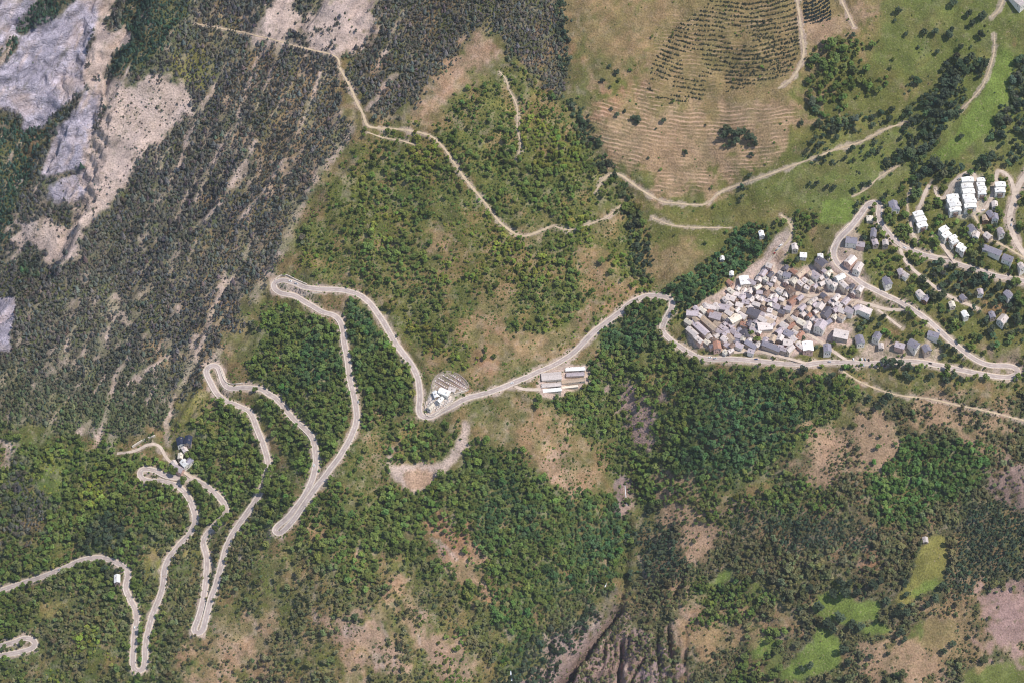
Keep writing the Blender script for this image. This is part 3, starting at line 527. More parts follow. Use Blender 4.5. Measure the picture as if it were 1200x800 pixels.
for kind, wd, pts in ROADS:
    c = catmull(pts, step=2.5)
    W = cast(c[:, 0], c[:, 1])
    seg = np.r_[0, np.cumsum(np.hypot(np.diff(W[:, 0]), np.diff(W[:, 1])))]
    n = int(seg[-1] / 2.5) + 2; s = np.linspace(0, seg[-1], n)
    x = np.interp(s, seg, W[:, 0]); y = np.interp(s, seg, W[:, 1])
    def sm(a, r):
        if len(a) < 2 * r + 3: return a
        k = np.hanning(2 * r + 3)[1:-1]; k /= k.sum()
        p = np.r_[2 * a[0] - a[r:0:-1], a, 2 * a[-1] - a[-2:-r - 2:-1]]
        return np.convolve(p, k, 'valid')
    x = sm(x, 2); y = sm(y, 2)
    z = sm(hgt(x, y), 9 if kind == 'main' else 4)
    road_lines.append((kind, wd, np.stack([x, y, z], 1)))
# later roads join the earlier ones: pull their ends to the height of the road they meet
for k in range(len(road_lines)):
    kind, wd, P = road_lines[k]
    rad = int((wd / 2 + 14) / 2) + 1
    xs = P[:, 0]; ys = P[:, 1]
    if k > 0:
        for end in (0, -1):
            i = int(np.clip(round((xs[end] + 830) / 2) + DX0, 0, len(GX) - 1)); j = int(np.clip(round((ys[end] + 560) / 2) + DY0, 0, len(GY) - 1))
            if roaddist[j, i] < 9:
                dz = roadz[j, i] - P[end, 2]; q = np.arange(len(P)); q = q if end == 0 else q[::-1]
                P[:, 2] += dz * np.exp(-(q / 6.0) ** 2)
    for p in P[::1]:
        i = int(round((p[0] + 830) / 2)) + DX0; j = int(round((p[1] + 560) / 2)) + DY0
        i0, i1, j0, j1 = max(i - rad, 0), min(i + rad + 1, len(GX)), max(j - rad, 0), min(j + rad + 1, len(GY))
        if i0 >= i1 or j0 >= j1: continue
        d = np.hypot(XX[j0:j1, i0:i1] - p[0], YY[j0:j1, i0:i1] - p[1]) - wd / 2
        sub = roaddist[j0:j1, i0:i1]; m = d < sub
        sub[m] = d[m]; roadz[j0:j1, i0:i1][m] = p[2]; roadhw[j0:j1, i0:i1][m] = wd
bank = np.where(roadhw > 6.9, 11.0, 6.0)
wt = 1 - smooth(1.8, bank, roaddist)
ZZ = np.where(roaddist < 20, ZZ * (1 - wt) + (roadz - 0.30) * wt, ZZ)

# ------------------------------------------------------------------ materials
def mat(name, build):
    m = bpy.data.materials.new(name); m.use_nodes = True
    nt = m.node_tree; b = nt.nodes['Principled BSDF']; b.inputs['Roughness'].default_value = 0.9
    b.inputs['Specular IOR Level'].default_value = 0.15
    build(nt, b); return m
def N(nt, t, **kw):
    n = nt.nodes.new(t)
    for k, v in kw.items(): setattr(n, k, v)
    return n
def noise_node(nt, scale, detail=4, coord='Object', sx=None):
    tc = N(nt, 'ShaderNodeTexCoord'); n = N(nt, 'ShaderNodeTexNoise'); n.inputs['Scale'].default_value = scale; n.inputs['Detail'].default_value = detail
    if sx:
        mp = N(nt, 'ShaderNodeMapping'); mp.inputs['Scale'].default_value = sx; nt.links.new(tc.outputs[coord], mp.inputs[0]); nt.links.new(mp.outputs[0], n.inputs['Vector'])
    else: nt.links.new(tc.outputs[coord], n.inputs['Vector'])
    return n
def ramp(nt, src, lo, hi, a, b):
    r = N(nt, 'ShaderNodeMapRange'); r.inputs['From Min'].default_value = lo; r.inputs['From Max'].default_value = hi
    r.inputs['To Min'].default_value = a; r.inputs['To Max'].default_value = b; nt.links.new(src, r.inputs['Value']); return r.outputs[0]
def math_(nt, op, a, b):
    n = N(nt, 'ShaderNodeMath', operation=op)
    for i, s in enumerate((a, b)):
        if isinstance(s, (int, float)): n.inputs[i].default_value = s
        else: nt.links.new(s, n.inputs[i])
    return n.outputs[0]
def scale_col(nt, col, fac):
    v = N(nt, 'ShaderNodeVectorMath', operation='SCALE'); nt.links.new(col, v.inputs[0]); nt.links.new(fac, v.inputs['Scale']); return v.outputs[0]
def mixc(nt, fac, a, b):
    m = N(nt, 'ShaderNodeMix', data_type='RGBA')
    for s, i in ((fac, 0), (a, 6), (b, 7)):
        if isinstance(s, (int, float)): m.inputs[i].default_value = s
        elif isinstance(s, (tuple, list, np.ndarray)): m.inputs[i].default_value = (*s[:3], 1)
        else: nt.links.new(s, m.inputs[i])
    return m.outputs[2]
def plain(name, rgb, var=0.25, scale=0.5, rough=0.9, bump=0.0):
    def f(nt, b):
        n = noise_node(nt, scale, 5); c = N(nt, 'ShaderNodeRGB'); c.outputs[0].default_value = (*rgb, 1)
        nt.links.new(scale_col(nt, c.outputs[0], ramp(nt, n.outputs[0], 0.3, 0.7, 1 - var, 1 + var)), b.inputs['Base Color'])
        b.inputs['Roughness'].default_value = rough
        if bump:
            bp = N(nt, 'ShaderNodeBump'); bp.inputs['Strength'].default_value = bump; nt.links.new(n.outputs[0], bp.inputs['Height']); nt.links.new(bp.outputs[0], b.inputs['Normal'])
    return mat(name, f)
def ground_mat(nt, b):
    at = N(nt, 'ShaderNodeAttribute', attribute_name='ground'); ms = N(nt, 'ShaderNodeAttribute', attribute_name='masks')
    sep = N(nt, 'ShaderNodeSeparateXYZ'); nt.links.new(ms.outputs['Vector'], sep.inputs[0])
    rockf, terf = sep.outputs[0], sep.outputs[1]
    n1 = noise_node(nt, 0.05, 6); n2 = noise_node(nt, 0.45, 6); n3 = noise_node(nt, 0.16, 4)
    f = math_(nt, 'MULTIPLY', ramp(nt, n1.outputs[0], .3, .7, .78, 1.22), ramp(nt, n2.outputs[0], .3, .7, .68, 1.32))
    c = scale_col(nt, at.outputs['Color'], f)
    # tufts and stones
    c = mixc(nt, ramp(nt, n3.outputs[0], .56, .70, 0, .4), c, lin(84, 88, 50))
    n4 = noise_node(nt, 0.3, 3)
    c = mixc(nt, ramp(nt, n4.outputs[0], .63, .70, 0, .38), c, lin(176, 152, 128))
    # terrace risers: bands that follow the height
    tc = N(nt, 'ShaderNodeTexCoord'); sx = N(nt, 'ShaderNodeSeparateXYZ'); nt.links.new(tc.outputs['Object'], sx.inputs[0])
    n5 = noise_node(nt, 0.03, 3)
    hz = math_(nt, 'ADD', math_(nt, 'MULTIPLY', sep.outputs[2], 1.28), math_(nt, 'MULTIPLY', n5.outputs[0], 16.0))
    wv = math_(nt, 'SINE', hz, 0)
    n6 = noise_node(nt, 0.06, 4)
    bandf = math_(nt, 'MULTIPLY', math_(nt, 'MULTIPLY', ramp(nt, wv, .3, .9, 0, .6), terf), ramp(nt, n6.outputs[0], .45, .6, 0, 1))
    c = mixc(nt, bandf, c, lin(204, 168, 142))
    bandd = math_(nt, 'MULTIPLY', math_(nt, 'MULTIPLY', ramp(nt, wv, -.2, -.9, 0, .4), terf), ramp(nt, n6.outputs[0], .38, .6, .2, 1))
    c = mixc(nt, bandd, c, lin(104, 96, 66))
    # rock strata
    n7 = noise_node(nt, 0.09, 7, sx=(0.8, 0.8, 1.6)); n8 = noise_node(nt, 0.05, 5)
    n9 = noise_node(nt, .012, 4); hs = math_(nt, 'ADD', math_(nt, 'MULTIPLY', sx.outputs[2], .55), math_(nt, 'MULTIPLY', n9.outputs[0], 40.0)); ws = math_(nt, 'SINE', hs, 0)
    rc = scale_col(nt, c, math_(nt, 'MULTIPLY', math_(nt, 'MULTIPLY', ramp(nt, n7.outputs[0], .35, .65, .84, 1.12), ramp(nt, n8.outputs[0], .35, .65, .84, 1.12)), ramp(nt, ws, -1, 1, .86, 1.12)))
    vo = N(nt, 'ShaderNodeTexVoronoi', feature='DISTANCE_TO_EDGE'); vo.inputs['Scale'].default_value = .055
    vm = N(nt, 'ShaderNodeMapping'); vm.inputs['Scale'].default_value = (.5, .5, 2.6); vm.inputs['Rotation'].default_value = (.35, .3, .6)
    wob = N(nt, 'ShaderNodeVectorMath', operation='ADD'); n10 = noise_node(nt, .06, 4); ws2 = N(nt, 'ShaderNodeVectorMath', operation='SCALE'); ws2.inputs['Scale'].default_value = 26.0
    nt.links.new(n10.outputs['Color'], ws2.inputs[0]); nt.links.new(tc.outputs['Object'], wob.inputs[0]); nt.links.new(ws2.outputs[0], wob.inputs[1]); nt.links.new(wob.outputs[0], vm.inputs[0]); nt.links.new(vm.outputs[0], vo.inputs['Vector'])
    crack = ramp(nt, vo.outputs['Distance'], 0, .09, 0, 1)
    n11 = noise_node(nt, .018, 5); rc = mixc(nt, ramp(nt, n11.outputs[0], .48, .62, 0, .5), rc, lin(186, 164, 154)); rc = mixc(nt, ramp(nt, n11.outputs[0], .5, .36, 0, .45), rc, lin(124, 120, 136))
    c = mixc(nt, rockf, c, rc)
    nt.links.new(c, b.inputs['Base Color']); b.inputs['Roughness'].default_value = 1; b.inputs['Specular IOR Level'].default_value = 0.05
    hsum = math_(nt, 'ADD', math_(nt, 'MULTIPLY', n2.outputs[0], 1.6), math_(nt, 'MULTIPLY', math_(nt, 'MULTIPLY', n7.outputs[0], rockf), 4.0))
    hsum = math_(nt, 'ADD', hsum, math_(nt, 'MULTIPLY', math_(nt, 'MULTIPLY', wv, terf), 0.35))
    hsum = math_(nt, 'ADD', hsum, math_(nt, 'MULTIPLY', math_(nt, 'MULTIPLY', crack, rockf), 1.3))
    bp = N(nt, 'ShaderNodeBump'); bp.inputs['Strength'].default_value = 0.8; bp.inputs['Distance'].default_value = 1.0
    nt.links.new(hsum, bp.inputs['Height']); nt.links.new(bp.outputs[0], b.inputs['Normal'])
def leaf_mat(nt, b):
    at = N(nt, 'ShaderNodeAttribute', attribute_name='tint', attribute_type='INSTANCER'); oi = N(nt, 'ShaderNodeObjectInfo')
    n = noise_node(nt, 0.8, 2)
    f = math_(nt, 'MULTIPLY', ramp(nt, oi.outputs['Random'], 0, 1, .62, 1.38), ramp(nt, n.outputs[0], .3, .7, .75, 1.25))
    c = scale_col(nt, at.outputs['Color'], math_(nt, 'MULTIPLY', f, 1.3)); nt.links.new(c, b.inputs['Base Color'])
    b.inputs['Roughness'].default_value = 0.75; b.inputs['Specular IOR Level'].default_value = 0.12
    tr = N(nt, 'ShaderNodeBsdfTranslucent'); nt.links.new(c, tr.inputs[0])
    mx = N(nt, 'ShaderNodeMixShader'); mx.inputs[0].default_value = 0.38
    o = nt.nodes['Material Output']
    nt.links.new(b.outputs[0], mx.inputs[1]); nt.links.new(tr.outputs[0], mx.inputs[2]); nt.links.new(mx.outputs[0], o.inputs[0])
M = dict(ground=mat('ground', ground_mat), leaf=mat('leaves', leaf_mat), bark=plain('bark', lin(92, 78, 66), .3, 3),
         asphalt=plain('asphalt', lin(172, 156, 148), .16, .12), lane=plain('side_road', lin(192, 174, 158), .16, .2), track=plain('dirt_track', lin(184, 164, 136), .18, .25),
         paint=plain('road_paint', lin(222, 214, 202), .15, 1.0), stone=plain('parapet_stone', lin(206, 192, 176), .3, .6), greystone=plain('grey_stone', lin(168, 150, 144), .3, .6), shoulder=plain('gravel_shoulder', lin(198, 178, 158), .25, .5),
         water=plain('white_water', lin(232, 236, 240), .1, .6, .3))

# ------------------------------------------------------------------ object helpers
def link(name, me, parent=None, **props):
    o = bpy.data.objects.new(name, me); COL.objects.link(o)
    if parent: o.parent = parent
    for k, v in props.items(): o[k] = v
    return o
def mesh(name, verts, faces, m=None, smooth_=False):
    me = bpy.data.meshes.new(name); me.from_pydata([tuple(map(float, v)) for v in verts], [], faces)
    if m: me.materials.append(M[m] if isinstance(m, str) else m)
    if smooth_: me.polygons.foreach_set('use_smooth', [True] * len(me.polygons))
    me.update(); return me
def empty(name, loc, rz=0, **props):
    o = link(name, None, **props); o.location = tuple(map(float, loc)); o.rotation_euler = (0, 0, rz); o.empty_display_size = 1; return o

# ------------------------------------------------------------------ the ground sheet
ny, nx = XX.shape
PX, PY = project(XX, YY, ZZ)
ins = (PX > U0 + 20) & (PX < U0 + RWD * STEP - 20) & (PY > V0 + 20) & (PY < V0 + RHT * STEP - 20)
gcol = sample(ground, np.clip(PX, U0, U0 + RWD * STEP), np.clip(PY, V0, V0 + RHT * STEP))
# bare stony banks along the roads
vb = (1 - smooth(1.0, np.where(roadhw > 6.9, 5.0, 2.4), roaddist + (fbm(XX, YY, 9, 3, 77) - .5) * 9)) * np.where(roadhw > 6.9, .8, .6)
gcol = gcol * (1 - vb[..., None]) + GC['scree'] * vb[..., None]
masks = np.stack([sample(rockm, PX, PY), sample(terr, PX, PY), np.hypot(PX - 845, PY + 320) * 1.1], -1)
verts = np.stack([XX, YY, ZZ], -1).reshape(-1, 3)
idx = np.arange(nx * ny).reshape(ny, nx)
quads = np.stack([idx[:-1, :-1], idx[:-1, 1:], idx[1:, 1:], idx[1:, :-1]], -1).reshape(-1, 4)
me = bpy.data.meshes.new('terrain')
me.vertices.add(len(verts)); me.vertices.foreach_set('co', verts.astype(np.float32).ravel())
me.loops.add(quads.size); me.loops.foreach_set('vertex_index', quads.astype(np.int32).ravel())
me.polygons.add(len(quads)); me.polygons.foreach_set('loop_start', np.arange(0, quads.size, 4, dtype=np.int32))
me.polygons.foreach_set('use_smooth', np.ones(len(quads), bool))
me.update(calc_edges=True); me.validate()
a = me.attributes.new('ground', 'FLOAT_COLOR', 'POINT'); a.data.foreach_set('color', np.concatenate([gcol.reshape(-1, 3), np.ones((nx * ny, 1))], 1).astype(np.float32).ravel())
a = me.attributes.new('masks', 'FLOAT_VECTOR', 'POINT'); a.data.foreach_set('vector', masks.astype(np.float32).reshape(-1))
me.materials.append(M['ground'])
link('mountain_terrain', me, kind='structure')

# ------------------------------------------------------------------ road ribbons, lines and parapets
def side_vec(P):
    t = np.gradient(P[:, :2], axis=0); t /= np.maximum(np.linalg.norm(t, axis=1, keepdims=True), 1e-6)
    return np.stack([-t[:, 1], t[:, 0], np.zeros(len(P))], 1)
def ribbon(P, o0, o1, dz, skirt=0.0):
    S = side_vec(P); a = P + S * np.reshape(o0, (-1, 1)); b = P + S * np.reshape(o1, (-1, 1)); up = np.array([0, 0, dz])
    if skirt:
        v = np.stack([a - [0, 0, skirt], a + up, b + up, b - [0, 0, skirt]], 1); k = 4
    else: v = np.stack([a + up, b + up], 1); k = 2
    n = len(P); f = []
    for i in range(n - 1):
        for j in range(k - 1): f.append((i * k + j, (i + 1) * k + j, (i + 1) * k + j + 1, i * k + j + 1))
    return v.reshape(-1, 3), f
nm = {'main': 'mountain_road', 'side': 'village_lane', 'track': 'dirt_track'}
mt = {'main': 'asphalt', 'side': 'lane', 'track': 'track'}
parapets = []
for ri, (kind, wd, P) in enumerate(road_lines):
    lift = {'main': 0.10, 'side': 0.06, 'track': 0.03}[kind] - ri * 0.0006
    q = np.full(len(P), 1.0)
    if kind == 'track': q = 0.5 + 0.65 * fbm(P[:, 0], P[:, 1], 9, 3, ri)
    v, f = ribbon(P, -wd / 2 * q, wd / 2 * q, lift, 1.2)
    ro = link(nm[kind], mesh(nm[kind], v, f, mt[kind]), kind='structure')
    if kind == 'main':
        for sgn in (-1, 1):
            e = .5 + 1.3 * fbm(P[:, 0], P[:, 1], 14, 2, 40 + sgn)
            a_, b_ = (sgn * (wd / 2 + .02), sgn * (wd / 2 + e)); v, f = ribbon(P, np.full(len(P), a_), b_, lift - .04, .9); link('shoulder', mesh('shoulder', v, f, 'shoulder'), ro)
            v, f = ribbon(P, np.full(len(P), sgn * (wd / 2 - .62)), np.full(len(P), sgn * (wd / 2 - .22)), lift + 0.006 * 4); link('edge_line', mesh('edge_line', v, f[::1], 'paint'), ro)
        v, f = ribbon(P, np.full(len(P), -.14), np.full(len(P), .14), lift + 0.02); link('centre_line', mesh('centre_line', v, [x for i, x in enumerate(f) if i % 4 < 2], 'paint'), ro)
        # low stone parapet on the valley side, in stretches
        S = side_vec(P); zl = hgt(*(P + S * 9)[:, :2].T); zr = hgt(*(P - S * 9)[:, :2].T)
        low = np.where(zl < zr, 1.0, -1.0)
        kk = np.ones(41) / 41; low = np.sign(np.convolve(np.pad(low, 20, mode='edge'), kk, 'valid'))
        i = 8
        while i < len(P) - 12:
            j = i + random.randint(14, 46); j = min(j, len(P) - 2)
            e = i
            while e < j and low[e] == low[i]: e += 1
            if e - i > 8 and random.random() < .62: parapets.append((P[i:e], low[i], wd))
            i = max(e, i + 1) + random.randint(2, 6)
print('roads', len(road_lines), 'parapets', len(parapets))
# ------------------------------------------------------------------ where things stand, in words
PLACES = [(20, 760, 'at the bottom left corner hairpin'), (110, 655, 'by the lower left curve'), (160, 765, 'by the lowest double hairpin'), (175, 556, 'beside the hamlet hairpin'), (210, 620, 'below the hamlet'), (232, 730, 'by the hairpin on the bare lower spur'), (262, 655, 'between the two lower left legs'), (245, 440, 'at the tight upper left hairpin'), (300, 500, 'below the tight upper left hairpin'), (325, 610, 'near the hairpin under the central spur'), (368, 530, 'on the paired legs in the woods'), (325, 338, 'at the topmost hairpin'), (385, 355, 'right of the topmost hairpin'), (415, 460, 'on the long leg through dark woods'), (455, 390, 'on the curve above the cemetery'), (515, 470, 'by the cemetery'), (580, 455, 'right of the cemetery'), (660, 440, 'by the long sheds'), (720, 370, 'left of the wooded bend'), (780, 365, 'on the bend left of the village'), (840, 418, 'under the left end of the village'), (920, 425, 'under the village centre'), (1030, 425, 'by the village car park'), (1110, 440, 'along the lower right road'), (1180, 436, 'at the far right hairpin'), (1100, 385, 'on the ramp right of the village'), (1040, 350, 'right of the village core'), (985, 290, 'on the bend above the village'), (1025, 245, 'at the hairpin above the village'), (1075, 300, 'on the road below the white apartments'), (1150, 318, 'on the upper right road'),
          (1130, 232, 'among the white apartments'), (1185, 250, 'along the right edge lane'), (1165, 290, 'near the slate roofed chalets'), (1110, 345, 'on the wooded slope right of the village'), (1170, 390, 'above the far right hairpin'), (1110, 110, 'in the upper right meadow'), (1100, 150, 'in the grove above the apartments'), (1130, 30, 'in the top right meadow'), (985, 85, 'in the grove beside the plantation'), (865, 168, 'on the terraced hillside'), (720, 110, 'on the slope beside the terraces'), (1000, 150, 'below the upper grove'), (1000, 210, 'in the meadow above the village'), (930, 225, 'left of the meadow path'), (985, 710, 'by the bright lower right meadow'), (1085, 670, 'by the olive lower right meadow'), (955, 775, 'by the bottom right meadow'), (1130, 760, 'on the stony slope at bottom right'), (1040, 510, 'in the scrub below the village'), (940, 590, 'in the lower right woods'), (800, 700, 'right of the gorge'), (745, 290, 'along the stream'), (860, 300, 'in the wood left of the village'), (600, 230, 'on the middle hillside'), (560, 350, 'on the lower middle hillside'), (420, 620, 'on the bare central slope'), (300, 750, 'on the bottom left slope'), (650, 520, 'on the clearing below the sheds'), (80, 560, 'in the left woods')]
PLX = np.array([[a, b] for a, b, _ in PLACES], float)
def place(px, py): return PLACES[int(np.argmin(np.hypot(PLX[:, 0] - px, PLX[:, 1] - py)))][2]
ORD = ['first', 'second', 'third', 'fourth', 'fifth', 'sixth', 'seventh', 'eighth', 'ninth', 'tenth', 'eleventh', 'twelfth', 'thirteenth', 'fourteenth', 'fifteenth', 'sixteenth', 'seventeenth', 'eighteenth', 'nineteenth', 'twentieth', 'twenty-first', 'twenty-second', 'twenty-third', 'twenty-fourth', 'twenty-fifth']

plab = {}
for P, sg, wd in parapets:
    c = P.mean(0); px, py = project(*c)
    if not (-20 < px < 1220 and -20 < py < 820): continue
    S = side_vec(P) * sg; a = P + S * (wd / 2 + .05); b = P + S * (wd / 2 + .6)
    n = len(P); v = np.stack([a - [0, 0, 1.4], a + [0, 0, .85], b + [0, 0, .85], b - [0, 0, 1.4]], 1).reshape(-1, 3)
    f = [(i * 4 + j, (i + 1) * 4 + j, (i + 1) * 4 + j + 1, i * 4 + j + 1) for i in range(n - 1) for j in range(3)] + [(3, 2, 1, 0), (n * 4 - 4, n * 4 - 3, n * 4 - 2, n * 4 - 1)]
    plab.setdefault(place(px, py), []).append((px, link('parapet_wall', mesh('parapet_wall', v, f, 'stone'), category='wall', group='stone parapets of the mountain road')))
for pl, L_ in plab.items():
    for i, (px, o) in enumerate(sorted(L_, key=lambda t: t[0])): o['label'] = f'low pale stone parapet {pl}' + (f', {ORD[i]} from left' if len(L_) > 1 else '')

# ------------------------------------------------------------------ houses
ROOFC = dict(slate=(142, 136, 145), dark=(102, 97, 104), lavender=(184, 170, 172), pale=(212, 198, 190), cream=(216, 204, 186), brown=(136, 112, 98), rust=(172, 128, 108), white=(240, 236, 230), navy=(50, 56, 74), tan=(190, 168, 146))
WALLC = dict(white=(232, 224, 212), cream=(222, 204, 182), stone=(178, 160, 146), pink=(214, 178, 162), timber=(142, 108, 84))
def roof_mat(rgb):
    def f(nt, b):
        c = N(nt, 'ShaderNodeRGB'); c.outputs[0].default_value = (*rgb, 1)
        n = noise_node(nt, .7, 4); n2 = noise_node(nt, 1.2, 2, sx=(3.2, .25, .25)); oi = N(nt, 'ShaderNodeObjectInfo')
        k = math_(nt, 'MULTIPLY', math_(nt, 'MULTIPLY', ramp(nt, n.outputs[0], .3, .7, .8, 1.15), ramp(nt, n2.outputs[0], .3, .7, .86, 1.1)), ramp(nt, oi.outputs['Random'], 0, 1, .82, 1.14))
        nt.links.new(scale_col(nt, c.outputs[0], k), b.inputs['Base Color']); b.inputs['Roughness'].default_value = .65
    return f
for k, c in ROOFC.items(): M['roof_' + k] = mat('roof_' + k, roof_mat(lin(*c)))
for k, c in WALLC.items(): M['wall_' + k] = plain('wall_' + k, lin(*c), .12, .4)
M['glass'] = plain('window_glass', (.03, .035, .045), .1, 1, .15); M['shutter'] = plain('door_wood', lin(96, 66, 48), .2, 1); M['frame'] = plain('chimney_brick', lin(176, 160, 150), .2, 1)
WIN = mesh('window', [(sx * .55, sy * .09, sz * .7) for sx in (-1, 1) for sy in (-1, 1) for sz in (-1, 1)], [(0, 1, 3, 2), (4, 6, 7, 5), (0, 4, 5, 1), (2, 3, 7, 6), (0, 2, 6, 4), (1, 5, 7, 3)], 'glass')
DOOR = mesh('door', [(sx * .55, sy * .08, sz * 1.05) for sx in (-1, 1) for sy in (-1, 1) for sz in (-1, 1)], [(0, 1, 3, 2), (4, 6, 7, 5), (0, 4, 5, 1), (2, 3, 7, 6), (0, 2, 6, 4), (1, 5, 7, 3)], 'shutter')
CHIM = mesh('chimney', [(sx * .45, sy * .45, z) for z in (-1.2, 1.1) for sx, sy in ((-1, -1), (1, -1), (1, 1), (-1, 1))] + [(sx * .58, sy * .58, z) for z in (1.1, 1.35) for sx, sy in ((-1, -1), (1, -1), (1, 1), (-1, 1))],
            [(0, 1, 5, 4), (1, 2, 6, 5), (2, 3, 7, 6), (3, 0, 4, 7), (8, 9, 13, 12), (9, 10, 14, 13), (10, 11, 15, 14), (11, 8, 12, 15), (12, 13, 14, 15), (11, 10, 9, 8)], 'frame')
footprints = []       # x, y, radius
def box_prism(W, Lh, z0, z1, rise):
    """walls with gables: ridge runs along local y"""
    a, b = W / 2, Lh / 2
    v = [(-a, -b, z0), (a, -b, z0), (a, b, z0), (-a, b, z0), (-a, -b, z1), (a, -b, z1), (a, b, z1), (-a, b, z1), (0, -b, z1 + rise), (0, b, z1 + rise)]
    return v, [(0, 1, 5, 8, 4), (1, 2, 6, 5), (2, 3, 7, 9, 6), (3, 0, 4, 7), (3, 2, 1, 0)]
def roof_shell(W, Lh, z1, rise, ov=.55, th=.3, hip=0.0):
    a, b = W / 2 + ov, Lh / 2 + ov; e = z1 - rise * ov / (W / 2) + .06; r = z1 + rise + .06; h = hip * W / 2
    top = [(-a, -b, e + th), (0, -b + h, r + th), (a, -b, e + th), (a, b, e + th), (0, b - h, r + th), (-a, b, e + th)]
    bot = [(x, y, z - th) for x, y, z in top]
    f = [(0, 1, 4, 5), (1, 2, 3, 4), (11, 10, 7, 6), (10, 9, 8, 7)]
    if hip: f += [(0, 2, 1), (3, 5, 4), (6, 7, 8), (9, 10, 11)]
    for i in range(6):
        j = (i + 1) % 6; f.append((i, i + 6, j + 6, j))
    if hip:
        f = [q for q in f if not (set(q) in ({0, 1, 6, 7}, {1, 2, 7, 8}, {3, 4, 9, 10}, {4, 5, 10, 11}))] + [(0, 6, 8, 2), (3, 9, 11, 5)]
    return top + bot, f
def house(px, py, W, Lh, ang, h, roof, wall, rise=None, hip=0.0, chim=True, name='village_house', world=None, windows=True):
    p = cast(np.array([px]), np.array([py]))[0] if world is None else world
    x, y = p[0], p[1]; r = math.hypot(W, Lh) / 2
    t = np.linspace(0, 2 * math.pi, 9)[:-1]; zs = hgt(x + r * .7 * np.cos(t), y + r * .7 * np.sin(t)); z = float(np.percentile(zs, 60))
    drop = z - float(zs.min()) + 1.0
    rise = W * .30 if rise is None else rise
    o = empty(name, (x, y, z), ang)
    v, f = box_prism(W, Lh, -drop, h, rise); wo = link('wall', mesh('wall', v, f, 'wall_' + wall), o)
    v, f = roof_shell(W, Lh, h, rise, hip=hip); rf = link('roof', mesh('roof', v, f, 'roof_' + roof), o)
    if chim:
        c = link('chimney', CHIM, rf); c.location = (W * .2 * random.choice((-1, 1)), Lh * random.uniform(-.3, .3), h + rise * .7)
    if windows:
        fl = [1.5] if h < 4 else ([1.6, 4.4] if h < 8.5 else [1.6, 4.4, 7.2])
        for zz in fl:
            for k in (-.28, .28):
                for sy in (-1, 1):
                    q = link('window', WIN, o); q.location = (W * k, sy * Lh / 2, zz)
                q = link('window', WIN, o); q.location = (random.choice((-1, 1)) * W / 2, Lh * k, zz); q.rotation_euler = (0, 0, math.pi / 2)
        q = link('door', DOOR, o); q.location = (0, -Lh / 2, 1.05)
    footprints.append((x, y, W, Lh, ang))
    o['_uv'] = (float(px), float(py)); o['_roof'] = roof; o['_size'] = 'small' if W * Lh < 85 else ('large' if W * Lh > 170 else 'mid-sized'); o['_long'] = Lh > 1.8 * W; o['_wall'] = wall
    return o
RN = dict(slate='slate grey', dark='dark grey', lavender='lavender grey', pale='pale grey', cream='cream', brown='brown', rust='rusty pink', white='white', navy='navy', tan='tan')
core = []; outer = []
# landmark roofs (position in the survey, width, length, heading in degrees)
for a in [(861, 377, 12, 17, -58, 7, 'cream', 'cream', 1.2), (872, 333, 13, 15, 8, 7, 'white', 'cream', 1.0), (855, 334, 6, 8, 40, 5, 'rust', 'pink', None), (883, 371, 13, 17, 60, 8, 'dark', 'stone', None), (896, 386, 13, 20, 95, 8, 'pale', 'cream', 1.5),
          (962, 312, 12, 15, 40, 8, 'dark', 'stone', None), (955, 327, 10, 14, 40, 7, 'lavender', 'white', None), (941, 302, 8, 9, 85, 5, 'white', 'white', 1.0), (961, 303, 7, 7, 0, 5, 'white', 'white', 1.0), (931, 293, 8, 10, 0, 6, 'pale', 'cream', None),
          (968, 371, 12, 17, -35, 8, 'dark', 'stone', None), (961, 386, 14, 14, -30, 9, 'lavender', 'white', None), (946, 386, 10, 13, -20, 7, 'pale', 'white', None), (961, 362, 10, 14, -30, 7, 'pale', 'cream', None), (946, 410, 14, 15, 2, 8, 'white', 'pink', 2.0), (969, 412, 10, 12, 0, 7, 'slate', 'white', None),
          (985, 395, 14, 20, 75, 7, 'pale', 'stone', None), (995, 368, 11, 12, 60, 8, 'lavender', 'white', None), (986, 368, 10, 10, 60, 7, 'pale', 'pink', None), (811, 371, 9, 16, 85, 7, 'lavender', 'stone', None), (820, 388, 9, 30, 40, 7, 'lavender', 'stone', None), (830, 383, 8, 26, 40, 7, 'tan', 'stone', None), (811, 392, 8, 18, 40, 6, 'pale', 'stone', None),
          (838, 374, 12, 16, 70, 7, 'lavender', 'stone', None), (833, 363, 8, 14, 80, 6, 'pale', 'cream', None), (848, 364, 9, 15, 80, 7, 'lavender', 'stone', None), (873, 395, 12, 13, 10, 6, 'dark', 'stone', None), (880, 407, 8, 18, 50, 6, 'slate', 'stone', None), (840, 409, 10, 12, 5, 7, 'rust', 'pink', None), (855, 400, 9, 12, 30, 7, 'tan', 'cream', None), (866, 408, 8, 11, 60, 6, 'lavender', 'white', None),
          (904, 408, 9, 26, 62, 6, 'slate', 'stone', None), (926, 344, 10, 12, 30, 7, 'brown', 'stone', None), (929, 355, 8, 14, -50, 6, 'rust', 'pink', None), (931, 331, 9, 15, -40, 6, 'cream', 'cream', None), (984, 329, 8, 13, -60, 6, 'white', 'white', None), (923, 405, 10, 13, 80, 7, 'pale', 'pink', None), (924, 395, 10, 13, 60, 8, 'slate', 'white', None)]:
    core.append(house(a[0], a[1], a[2] * .92, a[3] * .92, R(a[4]), a[5], a[6], a[7], a[8]))
def clash(x, y, r, k=.86):
    return any(math.hypot(x - q[0], y - q[1]) < (r + math.hypot(q[2], q[3]) / 2) * k * .66 for q in footprints)
roadd = lambda x, y: float(hgt(np.array([x]), np.array([y]), roaddist)[0])
